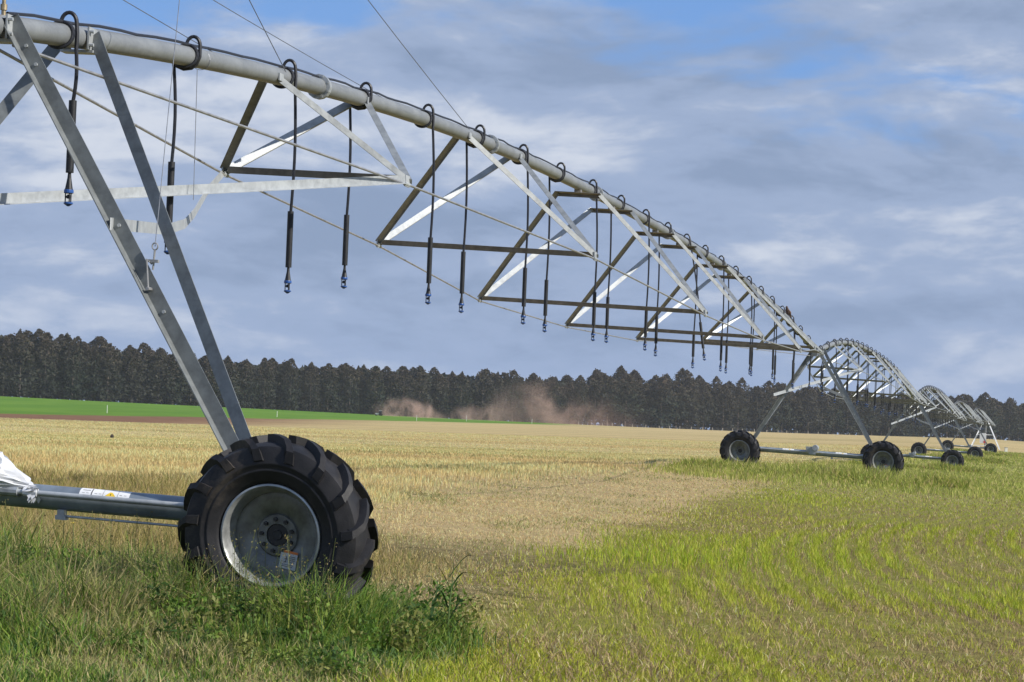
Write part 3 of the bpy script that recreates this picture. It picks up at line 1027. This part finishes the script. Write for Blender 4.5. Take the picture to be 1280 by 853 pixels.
def build_tower():
    root = empty('drive_tower')
    zb = .75
    # base beam with end flanges
    m = MB(); m.tube([(.06, -2.0, zb), (.06, 2.0, zb)], .083, 20)
    beam = m.build('base_beam', M['beam'], root, smooth=True)
    for c in (.74, -.95):
        m = MB()
        # wrapped label: partial cylinder
        def arc(v0, v1, a0, a1, r, cur):
            m.cur = cur
            n = 8; vs = []; fs = []
            for i in range(n + 1):
                a = a0 + (a1 - a0) * i / n
                for vv in (v0, v1):
                    vs.append((.06 - r * math.cos(a), vv, zb + r * math.sin(a)))
            for i in range(n): fs.append((2 * i, 2 * i + 1, 2 * i + 3, 2 * i + 2))
            m._add(vs, fs)
        arc(c, c + .36, .25, 1.45, .0845, 0)
        arc(c + .085, c + .092, .3, 1.3, .0855, 2)
        for vv in (c + .02, c + .04): arc(vv, vv + .035, 1.0, 1.06, .0855, 2)
        arc(c + .17, c + .172, .3, 1.4, .0855, 2); arc(c + .275, c + .277, .3, 1.4, .0855, 2)
        # yellow warning triangle
        for i in range(6):
            t = i / 6
            arc(c + .19 + .03 * t, c + .26 - .03 * t, .55 + .42 * t, .55 + .42 * (t + 1 / 6), .0856, 1)
        arc(c + .222, c + .228, .62, .8, .0862, 2)
        for vv in (.02, .05, .11, .14, .29, .32): arc(c + vv, c + vv + .018, .5, .53, .0855, 2); arc(c + vv, c + vv + .018, .7, .73, .0855, 2)
        m.build('warning_label', [M['label'], M['yellow'], M['ink']], beam)
    # drive shaft along the beam
    m = MB(); m.tube([(-.055, -2.0, zb + .028), (-.055, -.3, zb + .028)], .019, 10); m.tube([(-.055, .3, zb + .028), (-.055, 2.0, zb + .028)], .019, 10)
    m.build('drive_shaft', M['galv'], root, smooth=True)
    # slim rod under the beam
    m = MB(); m.tube([(.0, .62, zb - .115), (.0, 1.95, zb - .115)], .009, 7); m.box((0, .62, zb - .10), (.05, .05, .055)); m.box((0, .62, zb - .125), (.06, .075, .03))
    m.build('brake_rod', M['galv'], root)
    # gearboxes, legs, wheels
    for side in (-1, 1):
        m = MB(); m.box((-.03, side * 2.16, .66), (.22, .30, .30)); m.lathe([(.13, -.16), (.15, -.1), (.15, .1), (.11, .14)], 'x', 16, (-.02, side * 2.2, .63))
        m.build('gearbox', M['motor'], root)
        pt0 = np.array([-.02, side * .10, H_PIPE + .06]); pb0 = np.array([.0, side * 2.02, zb + .12])
        pt1 = np.array([1.42, side * .11, pipe_z(1.42) + .03]); pb1 = np.array([.14, side * 2.02, zb + .12])
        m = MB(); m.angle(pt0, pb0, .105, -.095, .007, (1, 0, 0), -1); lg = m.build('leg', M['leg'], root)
        for t in (.06, .10, .44, .62, .93):
            q = pt0 + (pb0 - pt0) * t
            m = MB(); m.tube([q + np.array([-.012, .0, 0]), q + np.array([.004, 0, 0])], .013, 6); m.build('bolt', M['galv'], lg)
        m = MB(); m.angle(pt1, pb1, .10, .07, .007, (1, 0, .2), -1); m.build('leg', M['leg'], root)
        m = MB(); m.box((.06, side * 2.02, zb + .04), (.26, .14, .2)); m.build('leg_foot', M['galv'], root)
        w = build_wheel(root, side * 2.27, False)
        if side == 1: build_wheel_label(w, side * 2.27)
    # pipe brackets
    for u, rr in ((-.02, .02), (1.42, .0)):
        m = MB(); z = pipe_z(max(u, 0))
        for side in (-1, 1):
            m.box((u - .01, side * .100, z - .01), (.15, .014, .17))
            for dz in (-.06, .04):
                m.tube([(u - .07, side * .11, z + dz), (u - .07, side * .14, z + dz)], .013, 6)
        m.box((u, 0, z - .105), (.12, .26, .02))
        m.build('pipe_bracket', M['galv'], root)
    # braces from leg to truss corner
    A1 = np.array([JOINTS[0], CORNER_V[0], CORNER_Z[0]]); B1 = A1 * np.array([1, -1, 1])
    legv = lambda z: .10 + 1.92 * (H_PIPE + .06 - z) / (H_PIPE + .06 - zb - .12)
    m = MB(); z = 2.66
    e0 = np.array([-.02, -legv(z), z]); m.angle(e0 + (e0 - A1) * .14, A1 + np.array([-.1, 0, .0]), .085, .05, .006, (-.4, 1, 0)); m.build('tower_brace', M['galv'], root)
    m = MB(); z = 2.63
    pts = [B1 + np.array([-.05, 0, -.02]), np.array([6.5, -.77, 3.44]), np.array([5.3, -.45, 3.14]), np.array([4.1, -.1, 2.95]), np.array([2.4, .38, 2.78]), np.array([-.1, legv(z) - .03, z])]
    vs = []; fs = []
    for i, p in enumerate(pts):
        for dz, du in ((.042, 0), (-.042, 0), (-.042, .006), (.042, .006)): vs.append(p + np.array([du, du, dz]))
    for i in range(len(pts) - 1):
        for j in range(4): fs.append((i * 4 + j, i * 4 + (j + 1) % 4, i * 4 + 4 + (j + 1) % 4, i * 4 + 4 + j))
    fs += [(0, 1, 2, 3), tuple(len(vs) - 4 + j for j in range(4))]
    m._add(vs, fs); m.build('tower_brace', M['galv'], root)
    return root


def build_motor(root):
    zb = .75
    m = MB(); m.box((.03, 0, zb + .08), (.26, .22, .24)); m.lathe([(.09, -.2), (.1, -.17), (.1, .1), (.07, .14)], 'x', 14, (.0, .10, zb + .17)); m.box((-.04, -.14, zb + .12), (.18, .12, .16))
    m.tube([(-.055, -.32, zb + .028), (-.055, .32, zb + .028)], .035, 10)
    m.build('drive_motor', M['motor'], root)


def place_on_line(o, u, tilt=0.0):
    x, y = line_point(u)
    o.location = (x, y, tz(x, y)); o.rotation_euler = (0, -tilt, RZ)


def build_machine():
    ORD = ['nearest', 'second', 'third', 'fourth', 'fifth']
    MB.banked = True
    tower = build_tower()
    # copies first, then the extras of single towers
    towers = [tower] + [copy_tree(tower) for _ in range(N_TOWERS - 1)]
    lab = ['nearest drive tower with huge lugged tyre sunk in weeds at lower left',
           'second drive tower with two lugged tyres in the grass right of the middle',
           'third drive tower whose right tyre shows just beyond the second tower',
           'fourth drive tower with both tyres visible near the right edge',
           'farthest drive tower beside the white pivot frame at the right edge']
    lat = [0, 0, 0, -.35, -.3]
    MB.banked = True
    for i, t in enumerate(towers):
        place_on_line(t, SPAN * i)
        t.location.x += lat[i]
        tag(t, lab[i], 'drive tower', 'drive towers of the irrigation machine')
        if i: build_motor(t)
    build_first_tower_extras(towers[0])
    MB.banked = True
    span = build_span()
    MB.banked = False
    drops = build_drops(span)
    spans = [span] + [copy_tree(span) for _ in range(N_TOWERS - 1)]
    slab = ['nearest arched irrigation span of galvanised pipe and trusses crossing the sky',
            'second irrigation span arching between the second and third drive towers',
            'third irrigation span arching between the third and fourth drive towers',
            'fourth irrigation span ending at the farthest drive tower',
            'last irrigation span running down to the white pivot frame']
    ends = [(line_point(SPAN * i), tz(*line_point(SPAN * i))) for i in range(N_TOWERS + 1)]
    ordn = ['first', 'second', 'third', 'fourth', 'fifth', 'sixth', 'seventh', 'eighth', 'ninth', 'tenth', 'eleventh', 'twelfth', 'thirteenth', 'fourteenth', 'fifteenth', 'sixteenth',
            'seventeenth', 'eighteenth', 'nineteenth', 'twentieth', 'twenty first', 'twenty second', 'last']
    for i, s in enumerate(spans):
        tilt = (ends[i + 1][1] - ends[i][1]) / SPAN
        place_on_line(s, SPAN * i, math.atan(tilt))
        s.location.x += (lat[i] if i < 5 else 0) * .5
        tag(s, slab[i], 'irrigation span', 'spans of the irrigation machine')
    dp = [spans[i].matrix_basis.copy() for i in range(N_TOWERS)]
    for i in range(N_TOWERS):
        mw = Matrix.Translation(spans[i].location) @ spans[i].rotation_euler.to_matrix().to_4x4()
        for k, (u, zp, r) in enumerate(drops):
            d = r if i == 0 else copy_tree(r)
            p = mw @ Vector((u, 0, zp))
            d.location = p; d.rotation_euler = (0, 0, RZ)
            if i == 0:
                lb = '%s black sprinkler drop from the nearest tower, hanging %s the pipe' % (ordn[k], 'in front of' if k % 2 == 0 else 'behind')
                if k == 0: lb = 'black sprinkler drop closest to the camera, beside the tower leg'
                if k == 12: lb = 'tangled sprinkler drop hanging aslant, thirteenth from the nearest tower'; d.rotation_euler = (math.radians(-9), math.radians(3), RZ)
            elif i == 1:
                lb = '%s black sprinkler drop from the second tower along the second span' % ordn[k]
            else:
                lb = 'small black sprinkler drop hanging far off on the %s span' % ['third', 'fourth', 'last'][i - 2]
            tag(d, lb, 'sprinkler', 'sprinkler drops on the %s span' % ['nearest', 'second', 'third', 'fourth', 'last'][i])
    build_pivot()
    build_bird(spans[0])


def build_first_tower_extras(root):
    zb = .75
    build_motor(root)
    # overhanging end of the pipe, mast and hook
    m = MB(); m.tube([(-1.1, 0, H_PIPE), (-.37, 0, H_PIPE)], PIPE_R, 20); m.lathe([(.05, -.012), (.125, -.012), (.125, .012), (.05, .012)], 'x', 16, (-.8, 0, H_PIPE)); m.lathe([(0.0, -.02), (.12, -.02), (.12, .0)], 'x', 16, (-1.1, 0, H_PIPE))
    m.build('end_pipe', M['pipe'], root, smooth=True)
    m = MB(); m.tube([(-.45, 0, H_PIPE + .07), (-.45, 0, 7.55)], .045, 12); m.box((-.45, 0, 7.5), (.12, .12, .1)); m.tube([(-.45, 0, 4.62), (-.45, 0, 4.68)], .06, 12); m.tube([(-.45, 0, 5.0), (-.45, 0, 5.06)], .06, 12)
    m.build('mast', M['galv'], root, smooth=True)
    m = MB(); m.lathe([(.016, 0), (.016, .05), (.024, .05), (.024, .09), (.014, .09), (.014, .13), (.03, .14), (.03, .2)], 'z', 10, (.06, 0, H_PIPE + PIPE_R - .01))
    m.build('outlet_nipple', M['brass'], root)
    # eye and turnbuckle hook on the leg
    hz = 2.21; hv = .10 + 1.92 * (H_PIPE + .06 - hz) / (H_PIPE + .06 - zb - .12)
    p = np.array([-.06, hv - .01, hz])
    m = MB()
    e = np.array([-.03, 1.215, 2.50])
    ring = [e + np.array([0, .02 * math.cos(a), .024 * math.sin(a)]) for a in np.linspace(0, 2 * PI, 15)[:-1]]
    m.tube(ring, .005, 6, closed=True)
    q = e + np.array([0, -.005, -.10])
    m.tube([p, p + np.array([0, -.02, .2]), q + np.array([0, -.015, -.02]), q], .0065, 6)
    m.tube([e + np.array([0, 0, -.024]), e + np.array([0, -.008, -.16])], .007, 6)
    m.box(tuple(q), (.03, .07, .02))
    m.tube([p + np.array([-.02, 0, 0]), p + np.array([.05, 0, 0])], .013, 6)
    m.build('stay_hook', M['rod'], root)
    top = np.array([-.45, 0, 7.5])

    def wire(a, b, r=.0035):
        m = MB(); a = np.asarray(a, float); b = np.asarray(b, float)
        L = np.linalg.norm(b - a)
        pts = [a + (b - a) * t - np.array([0, 0, .0012 * L * L * t * (1 - t)]) for t in np.linspace(0, 1, 9)]
        m.tube(pts, r, 6); m.build('stay_wire', M['wire'], root)
    wire((6.25, .07, pipe_z(6.25) + .03), top, .0042)
    wire((13.85, .05, pipe_z(13.85) + .06), top - np.array([0, 0, .04]), .0045)
    wire((10.4, -.04, pipe_z(10.4) + .085), (-.45, 0, 5.03), .0042)
    wire((4.5, -.03, pipe_z(4.5) + .085), (-.45, 0, 4.65), .0042)
    wire(tuple(e), (3.75, .03, 7.06), .0032)
    wire((3.9, .03, pipe_z(3.9) - .09), (3.75, .1, 3.13), .003)
    m = MB(); m.lathe([(PIPE_R + .002, -.004), (PIPE_R + .006, 0), (PIPE_R + .002, .004)], 'x', 20, (4.05, 0, pipe_z(4.05)), False); m.build('wire_tie', M['wire'], root)
    # crumpled white plastic bag tied over the motor (hangs on it: a thing of its own)
    x, y = line_point(0)
    bag = empty('plastic_bag', (x, y, tz(x, y)), (0, 0, RZ))
    m = MB(); vs = []; fs = []
    nu, nv = 40, 30
    for i in range(nv + 1):
        ph = PI * i / nv
        for k in range(nu):
            th = 2 * PI * k / nu
            d = np.array([math.sin(ph) * math.cos(th), math.sin(ph) * math.sin(th), math.cos(ph)])
            n1 = float(fbm(np.array([th * 1.6 * math.sin(ph) + 5]), np.array([ph * 2.5]), 5, 3)[0]) - .5
            cre = abs(math.sin(th * 5 + 3.3 * math.sin(ph * 3 + th) + 6 * n1)) ** .6
            r = 1 + .30 * n1 - .10 * cre
            p = d * np.array([.25, .36, .205]) * r
            p[1] += .10 * d[1] * max(0, d[2] + .4)
            if d[1] > .55:
                k2 = (d[1] - .55) / .45
                p[1] += .16 * k2; p[0] *= 1 - .78 * k2; p[2] = p[2] * (1 - .78 * k2) + k2 * (-.03)
            vs.append(np.array([-.0, -.10, zb + .09]) + p)
    for i in range(nv):
        for k in range(nu):
            fs.append((i * nu + k, i * nu + (k + 1) % nu, (i + 1) * nu + (k + 1) % nu, (i + 1) * nu + k))
    m._add(vs, fs); b = m.build('bag_cover', M['bag'], bag)
    # gathered, frayed tie at the end of the bag
    m = MB()
    for k in range(26):
        a = rng.uniform(0, 2 * PI); c = np.array([-.055, .40 + rng.uniform(-.02, .05), zb + .035])
        d = np.array([math.cos(a) * .06, rng.uniform(-.02, .05), math.sin(a) * .06 - .02]); t = np.array([0, .02, .004])
        m._add([c - t, c + t, c + d * .7 + t * .9, c + d - t * .4], [(0, 1, 2, 3)])
    m.tube([(-.055, .36, zb + .03), (-.055, .46, zb + .028)], .030, 9)
    m.build('bag_tie', M['bag'], bag)
    tag(bag, 'crumpled white plastic bag tied over the motor of the nearest beam', 'plastic bag')


def build_pivot():
    x, y = line_point(SPAN * 5 + .3)
    r = empty('pivot_frame', (x, y, tz(x, y)), (0, 0, RZ))
    for su in (-1, 1):
        for sd in (-1, 1):
            m = MB(); m.angle((su * .25, sd * .25, H_PIPE - .1), (su * 1.7, sd * 1.9, .1), .12, .12, .01, (su, 0, .3)); m.build('leg', M['white'], r)
    m = MB()
    for z, k in ((.55, 1.55), (2.0, .95)):
        for a, b in (((-1, -1), (1, -1)), ((1, -1), (1, 1)), ((1, 1), (-1, 1)), ((-1, 1), (-1, -1))):
            q = k * 1.08
            m.tube([(a[0] * k, a[1] * q, z), (b[0] * k, b[1] * q, z)], .04, 6)
    m.build('frame_rails', M['white'], r)
    m = MB(); m.tube([(0, 0, 0), (0, 0, H_PIPE - .3), (-.15, 0, H_PIPE), (-1.2, 0, H_PIPE)], .12, 14); m.build('riser_pipe', M['pipe'], r, smooth=True)
    m = MB(); m.box((-1.15, -.3, 1.55), (.35, .8, 1.3)); p = m.build('control_panel', M['white'], r)
    m = MB(); m.box((-1.335, -.05, 1.05), (.02, .3, .3)); m.build('panel_sign', M['red'], p)
    tag(r, 'white four legged pivot frame at the far end of the machine', 'pivot frame')


def build_bird(span):
    mw = Matrix.Translation(span.location) @ span.rotation_euler.to_matrix().to_4x4()
    u = 53.2
    p = mw @ Vector((u, 0, pipe_z(u) + PIPE_R + .01))
    r = empty('perched_bird', p, (0, 0, RZ + 2.6)); r.scale = (.62, .8, .85)
    m = MB()
    m.tube([(-.16, 0, .02), (-.08, 0, .07), (0, 0, .13), (.05, 0, .21), (.075, 0, .27)], [.02, .055, .082, .070, .045], 12)
    m.tube([(.06, 0, .24), (.085, 0, .29), (.10, 0, .325)], [.042, .052, .02], 10)
    m.tube([(.12, 0, .30), (.16, 0, .285)], [.014, .003], 6)
    m.tube([(-.12, 0, .05), (-.30, 0, -.04)], [.035, .02], 6)
    for s_ in (-1, 1): m.tube([(.01, s_ * .03, .08), (.01, s_ * .03, -.005)], .008, 5)
    b = m.build('bird_body', M['bird'], r, smooth=True)
    for s_ in (-1, 1):
        m = MB(); m.tube([(.05, s_ * .07, .20), (-.05, s_ * .085, .12), (-.2, s_ * .04, .02)], [.02, .035, .008], 8); m.build('wing', M['bird_pale'], r, smooth=True)
    tag(r, 'brown bird perched on top of the nearest span near the second tower', 'bird')


# ----------------------------------------------------------------------------
# far wood, fence, dust
# ----------------------------------------------------------------------------
def tree_line(x):
    return 640 + max(0.0, x + 137) * .85


def crown_mesh(seed, H, R, z0, shape):
    rg = np.random.default_rng(seed)
    n = 2300
    t = rg.uniform(0, 1, n) ** .85
    lob = 5
    ph = rg.uniform(0, 2 * PI, lob)
    a = rg.uniform(0, 2 * PI, n)
    if shape == 'spire': prof = (1 - t ** 2.2) ** .8 * np.minimum(1, (t + .10) * 5)
    elif shape == 'column': prof = np.minimum(1, (t + .12) * 5) * np.clip(1 - t ** 3.6, 0, 1) ** .6 * .95
    else: prof = np.sqrt(np.clip(1 - (2 * np.clip(t, 0, 1) - .92) ** 2 * .85, 0, 1)) * np.sqrt(np.clip(1.02 - t ** 4, 0, 1))
    ripple = 1 + .22 * np.sin(a * 3 + ph[0] + t * 9) + .18 * np.sin(t * 26 + ph[1] + a)
    q = R * prof * ripple * rg.uniform(.35, 1.05, n) ** .5 * np.where(rg.uniform(0, 1, n) < .10, rg.uniform(1.0, 1.18, n), 1)
    c = np.stack([q * np.cos(a), q * np.sin(a), z0 + (H - z0) * t + rg.normal(0, .15, n) + np.where(rg.uniform(0, 1, n) < .05, rg.uniform(0, .5, n) * (t > .7), 0)], 1)
    # every leaf clump: a ragged quad
    d1 = rg.normal(0, 1, (n, 3)); d1 /= np.linalg.norm(d1, axis=1)[:, None]
    d2 = np.cross(d1, rg.normal(0, 1, (n, 3))); d2 /= np.linalg.norm(d2, axis=1)[:, None]
    sz = rg.uniform(.22, .58, (n, 1)) * (1.0 - .35 * t[:, None])
    vs = np.stack([c - d1 * sz, c + d2 * sz * .7, c + d1 * sz, c - d2 * sz * .7], 1).reshape(-1, 3)
    f = np.arange(n * 4).reshape(n, 4)
    base = np.where(rg.uniform(0, 1, (n, 1)) < .5, np.array([[.022, .034, .020]]), np.array([[.019, .029, .019]]))
    brown = np.array([[.068, .049, .032]])
    bt = np.clip((t - .45) * 1.6 + rg.normal(0, .25, n), 0, 1)[:, None]
    tone = (base * (1 - bt) + brown * bt) * rg.uniform(.8, 1.2, (n, 1))
    return raw_mesh('crown', vs, f, np.repeat(tone, 4, 0), M['needles'])


def build_wood():
    kinds = []
    spec = [('column', 16.4, 3.0, .3, 'dark tree with dense narrow crown'), ('round', 15.6, 3.4, .2, 'dark tree with dense rounded crown'), ('column', 15.6, 3.3, .3, 'dark columnar tree with blunt top'),
            ('column', 16.6, 3.3, 2.5, 'dark columnar tree showing its pale lower trunk'), ('round', 15.0, 3.7, 2.6, 'broad grey green tree with rounded crown'), ('round', 17.4, 4.2, 2.2, 'big bushy tree with rounded crown'),
            ('column', 14.6, 3.2, 3.4, 'brown tinged tree with thin bare trunk')]
    for i, (sh, H, R, z0, lb) in enumerate(spec):
        cm = crown_mesh(100 + i, H, R, z0, sh)
        m = MB(); m.tube([(0, 0, -.5), (.05, .05, H * .35), (-.05, 0, H * .75)], [.24, .17, .06], 8)
        for k in range(9):
            a = rng.uniform(0, 2 * PI); zz = z0 + (H - z0) * rng.uniform(.05, .7)
            m.tube([(0, 0, zz), (R * .6 * math.cos(a), R * .6 * math.sin(a), zz + R * .35)], [.07, .02], 5)
        to = m.build('trunk', M['bark'], None, smooth=True); tm = to.data
        bpy.data.objects.remove(to)
        kinds.append((cm, tm, H, lb))
    count = 0
    for row in range(4):
        x = -168.0 + row * 1.3
        while x < 222:
            px_ = x + rng.uniform(-.8, .8)
            y = tree_line(px_) + row * 5.5 + rng.uniform(-1.5, 1.5)
            ang = px_ / y
            left = ang < -.045; mid = -.045 <= ang < .03
            step = 5.4 * rng.uniform(.8, 1.2)
            if .030 < ang < .034 or .052 < ang < .058:
                x += step * .6; continue
            if left: k = rng.choice([0, 1, 2], p=[.45, .3, .25]); sec = 'in the left wood above the green field'
            elif mid: k = rng.choice([0, 1, 2, 3], p=[.35, .3, .25, .1]); sec = 'in the middle wood behind the dust'
            else: k = rng.choice([2, 3, 4, 5, 6], p=[.15, .3, .2, .15, .2]); sec = 'in the right wood beyond the irrigation towers'
            cm, tm, H, lb = kinds[k]
            sc = rng.uniform(.88, 1.05)
            # the wood stands higher at the far left, dips, and rises again right of the gap
            if left: sc *= float(np.interp(ang, [-.22, -.19, -.155, -.13, -.05], [1.10, 1.12, 1.0, .90, .92]))
            elif mid: sc *= float(np.interp(ang, [-.045, .03], [.92, .96]))
            else: sc *= float(np.interp(ang, [.03, .05, .07, .1, .22], [1.05, 1.15, 1.15, 1.02, .98]))
            r = empty('plantation_tree', (px_, y, tz(px_, y) - .1), (0, 0, rng.uniform(0, 2 * PI)))
            r.scale = (sc * rng.uniform(.95, 1.35),) * 2 + (sc,)
            for nm, me in (('crown', cm), ('trunk', tm)):
                o = bpy.data.objects.new(nm, me); o.parent = r; COL.objects.link(o)
            tag(r, '%s %s' % (lb, sec), 'tree', 'trees of the far wood')
            count += 1
            x += step
    print('trees', count)
    # depth of the wood behind the front trees
    n = 60000
    X = rng.uniform(-260, 420, n); Y = 640 + np.maximum(0, X + 137) * .85 + rng.uniform(5, 30, n)
    hz = rng.uniform(0, 1, n) ** .8 * np.interp(X / Y, [-.22, -.13, .03, .22], [16.5, 13.2, 13.8, 14.4])
    Z = terrain(X, Y) + hz
    c = np.stack([X, Y, Z], 1)
    d1 = rng.normal(0, 1, (n, 3)); d1 /= np.linalg.norm(d1, axis=1)[:, None]
    d2 = np.cross(d1, rng.normal(0, 1, (n, 3))); d2 /= np.linalg.norm(d2, axis=1)[:, None]
    sz = rng.uniform(.4, 1.1, (n, 1))
    vs = np.stack([c - d1 * sz, c + d2 * sz * .7, c + d1 * sz, c - d2 * sz * .7], 1).reshape(-1, 3)
    tone = np.array([[.022, .027, .019]]) * rng.uniform(.6, 1.4, (n, 1))
    me = raw_mesh('deep_wood', vs, np.arange(n * 4).reshape(n, 4), np.repeat(tone, 4, 0), M['needles'])
    link_stuff('deep_wood', me, 'dark depth of the wood behind its front trees', 'wood')


def build_far_things():
    # fence along the wood
    r = None
    x0, x1 = 22.0, 120.0
    y0 = tree_line(x0) - 8
    r = empty('wire_fence', (x0, y0, tz(x0, y0)))
    tops = []
    x = x0
    while x < x1:
        y = tree_line(x) - 8; z = tz(x, y)
        m = MB(); b = (x - x0, -(y - y0), z - tz(x0, y0)); h = random.uniform(1.1, 1.35)
        m.tube([(b[0], b[1], b[2] - .2), (b[0] + random.uniform(-.05, .05), b[1], b[2] + h)], .09, 7); m.build('post', M['post'], r)
        tops.append((b[0], b[1], b[2] + 1.0)); x += random.uniform(3.2, 4.6)
    for dz in (0, -.4):
        m = MB(); m.tube([(a, b, c + dz) for a, b, c in tops], .012, 4); m.build('fence_wire', M['wire'], r)
    tag(r, 'post and wire fence along the foot of the wood', 'fence')
    # marker stakes in the crop
    for (ax, y, h, lb) in ((-.1655, 420, 1.5, 'pale marker stake in the green crop at the far left'), (-.0955, 470, 1.2, 'pale marker stake at the soil edge behind the tower leg'),
                           (-.0175, 575, 1.6, 'white marker stake under the dust cloud'), (-.038, 520, 1.3, 'pale marker stake in the crop left of the white one'), (.0095, 600, 1.3, 'pale marker stake where the crop thins out')):
        x = ax * y; m = MB(); z = tz(x, y)
        o_ = empty('marker_stake', (x, y, z))
        h *= .85; m.tube([(0, 0, -.2), (0, 0, h)], .05, 8); m.build('stake', M['stake'], o_)
        m = MB(); m.lathe([(.06, h - .02), (.07, h + .05), (.0, h + .10)], 'z', 8); m.build('stake_cap', M['white'], o_)
        tag(o_, lb, 'stake', 'marker stakes in the far field')
    # small pale marker post near the pivot
    x, y = .205 * 300, 300; z = tz(x, y)
    o_ = empty('marker_stake', (x, y, z)); m = MB(); m.box((0, 0, .2), (.3, .3, .8)); m.build('stake', M['stake'], o_)
    m = MB(); m.box((0, 0, .64), (.36, .36, .08)); m.build('stake_cap', M['post'], o_)
    tag(o_, 'short stout marker in the grass right of the last tower', 'stake', 'marker stakes in the far field')
    # dark clod on the stubble
    x, y = -.163 * 122, 122.0
    m = MB(); vs = []; fs = []
    for i in range(9):
        ph = PI * i / 8
        for k in range(12):
            th = 2 * PI * k / 12; rr = .10 * (1 + .4 * (random.random() - .5))
            vs.append((rr * math.sin(ph) * math.cos(th), rr * math.sin(ph) * math.sin(th), .10 + rr * 1.25 * math.cos(ph)))
    for i in range(8):
        for k in range(12): fs.append((i * 12 + k, i * 12 + (k + 1) % 12, (i + 1) * 12 + (k + 1) % 12, (i + 1) * 12 + k))
    m._add(vs, fs); o_ = m.build('soil_clod', M['clod']); o_.location = (x, y, tz(x, y)); tag(o_, 'dark clod of earth lying on the stubble at the left', 'clod')
    # small tractor raising the dust
    x, y = -.0535 * 620, 620.0
    r = empty('tractor', (x, y, tz(x, y) - .15), (0, 0, math.radians(170))); r.scale = (.8, .8, .8)
    m = MB(); m.box((.5, 0, .75), (1.4, .55, .45)); m.box((-.4, 0, .7), (.6, .8, .4)); m.build('body', M['tractor'], r)
    m = MB(); m.box((-.4, 0, 1.75), (.95, .9, .10)); m.build('cab_roof', M['white'], r)
    m = MB(); m.box((-.4, 0, 1.3), (.8, .78, .8)); m.build('cab_glass', M['glass'], r)
    for (a, b, q) in ((-.5, .5, .5), (-.5, -.5, .5), (.95, .42, .3), (.95, -.42, .3)):
        m = MB(); m.tube([(a, b - .14, q), (a, b + .14, q)], q, 16); m.build('wheel', M['tyre'], r)
    tag(r, 'small pale tractor working at the foot of the wood beside the dust', 'tractor')


def build_dust():
    def cloud(name, ang, y, sx, sy, sz, dens, noise_s, label, lift=0.0, seed=0):
        x = ang * y
        me = bpy.data.meshes.new(name)
        import bmesh
        bm = bmesh.new(); bmesh.ops.create_icosphere(bm, subdivisions=3, radius=1)
        for v in bm.verts:
            v.co = Vector((v.co.x * sx, v.co.y * sy, max(v.co.z, -.35) * sz))
        bm.to_mesh(me); bm.free()
        o = bpy.data.objects.new(name, me); COL.objects.link(o)
        o.location = (x, y, tz(x, y) + lift)
        mt = bpy.data.materials.new(name); mt.use_nodes = True; nt = NT(mt.node_tree)
        for n in list(nt.n): nt.n.remove(n)
        out = nt.add('ShaderNodeOutputMaterial')
        vol = nt.add('ShaderNodeVolumePrincipled')
        vol.inputs['Color'].default_value = (.90, .62, .50, 1); vol.inputs['Anisotropy'].default_value = .1
        tc = nt.add('ShaderNodeTexCoord').outputs['Object']
        mp = nt.scalev(tc, (1 / sx, 1 / sy, 1 / sz))
        ln = nt.add('ShaderNodeVectorMath', operation='LENGTH'); nt.link(mp, ln.inputs[0])
        fall = nt.ramp(ln.outputs['Value'], 1.0, .25)
        nz = nt.noise(nt.scalev(tc, (noise_s, noise_s, noise_s * .75), (seed, seed * 2.0, 0)), 1.0, 5, .6, .6)
        d = nt.math('MULTIPLY', nt.math('MULTIPLY', fall, nt.ramp(nz, .42, .68)), dens)
        nt.link(d, vol.inputs['Density']); nt.link(vol.outputs[0], out.inputs['Volume'])
        me.materials.append(mt)
        tag(o, label, 'dust', kind='stuff')
    cloud('dust_plume', -.041, 622, 12.0, 5, 5.6, .55, .22, 'low pinkish dust plume trailing behind the tractor', .3, 1)
    cloud('dust_plume', -.012, 626, 11.0, 5, 5.0, .22, .25, 'thin dust wisps between the low plume and the tall cloud', .3, 4)
    cloud('dust_plume', .014, 640, 19.0, 7, 12.5, .145, .11, 'tall thin brown dust cloud drifting before the wood', .5, 7)
    cloud('dust_plume', .036, 660, 18.0, 7, 9.0, .06, .10, 'faint right end of the dust drifting along the fence', .5, 9)


def build_haze():
    m = MB(); 
    lo, hi = np.array([-900, -80, -1.6]), np.array([900, 1150, 32])
    m.box((lo + hi) / 2, hi - lo)
    mt = bpy.data.materials.new('haze'); mt.use_nodes = True; nt = NT(mt.node_tree)
    for n in list(nt.n): nt.n.remove(n)
    out = nt.add('ShaderNodeOutputMaterial'); vol = nt.add('ShaderNodeVolumePrincipled')
    vol.inputs['Color'].default_value = (.80, .86, .95, 1); vol.inputs['Density'].default_value = .00009
    nt.link(vol.outputs[0], out.inputs['Volume'])
    o = m.build('haze', mt, None, flipv=False)
    tag(o, 'faint blue haze over the far field', 'haze', kind='stuff')


build_world()
build_camera()
build_ground()
build_grass()
build_plants()
build_machine()
build_wood()
build_far_things()
build_dust()
build_haze()

scene.view_settings.view_transform = 'Standard'
scene.view_settings.look = 'None'
scene.view_settings.exposure = .25
scene.view_settings.gamma = 1
scene.cycles.max_bounces = 6
scene.cycles.transparent_max_bounces = 8
scene.cycles.volume_bounces = 1
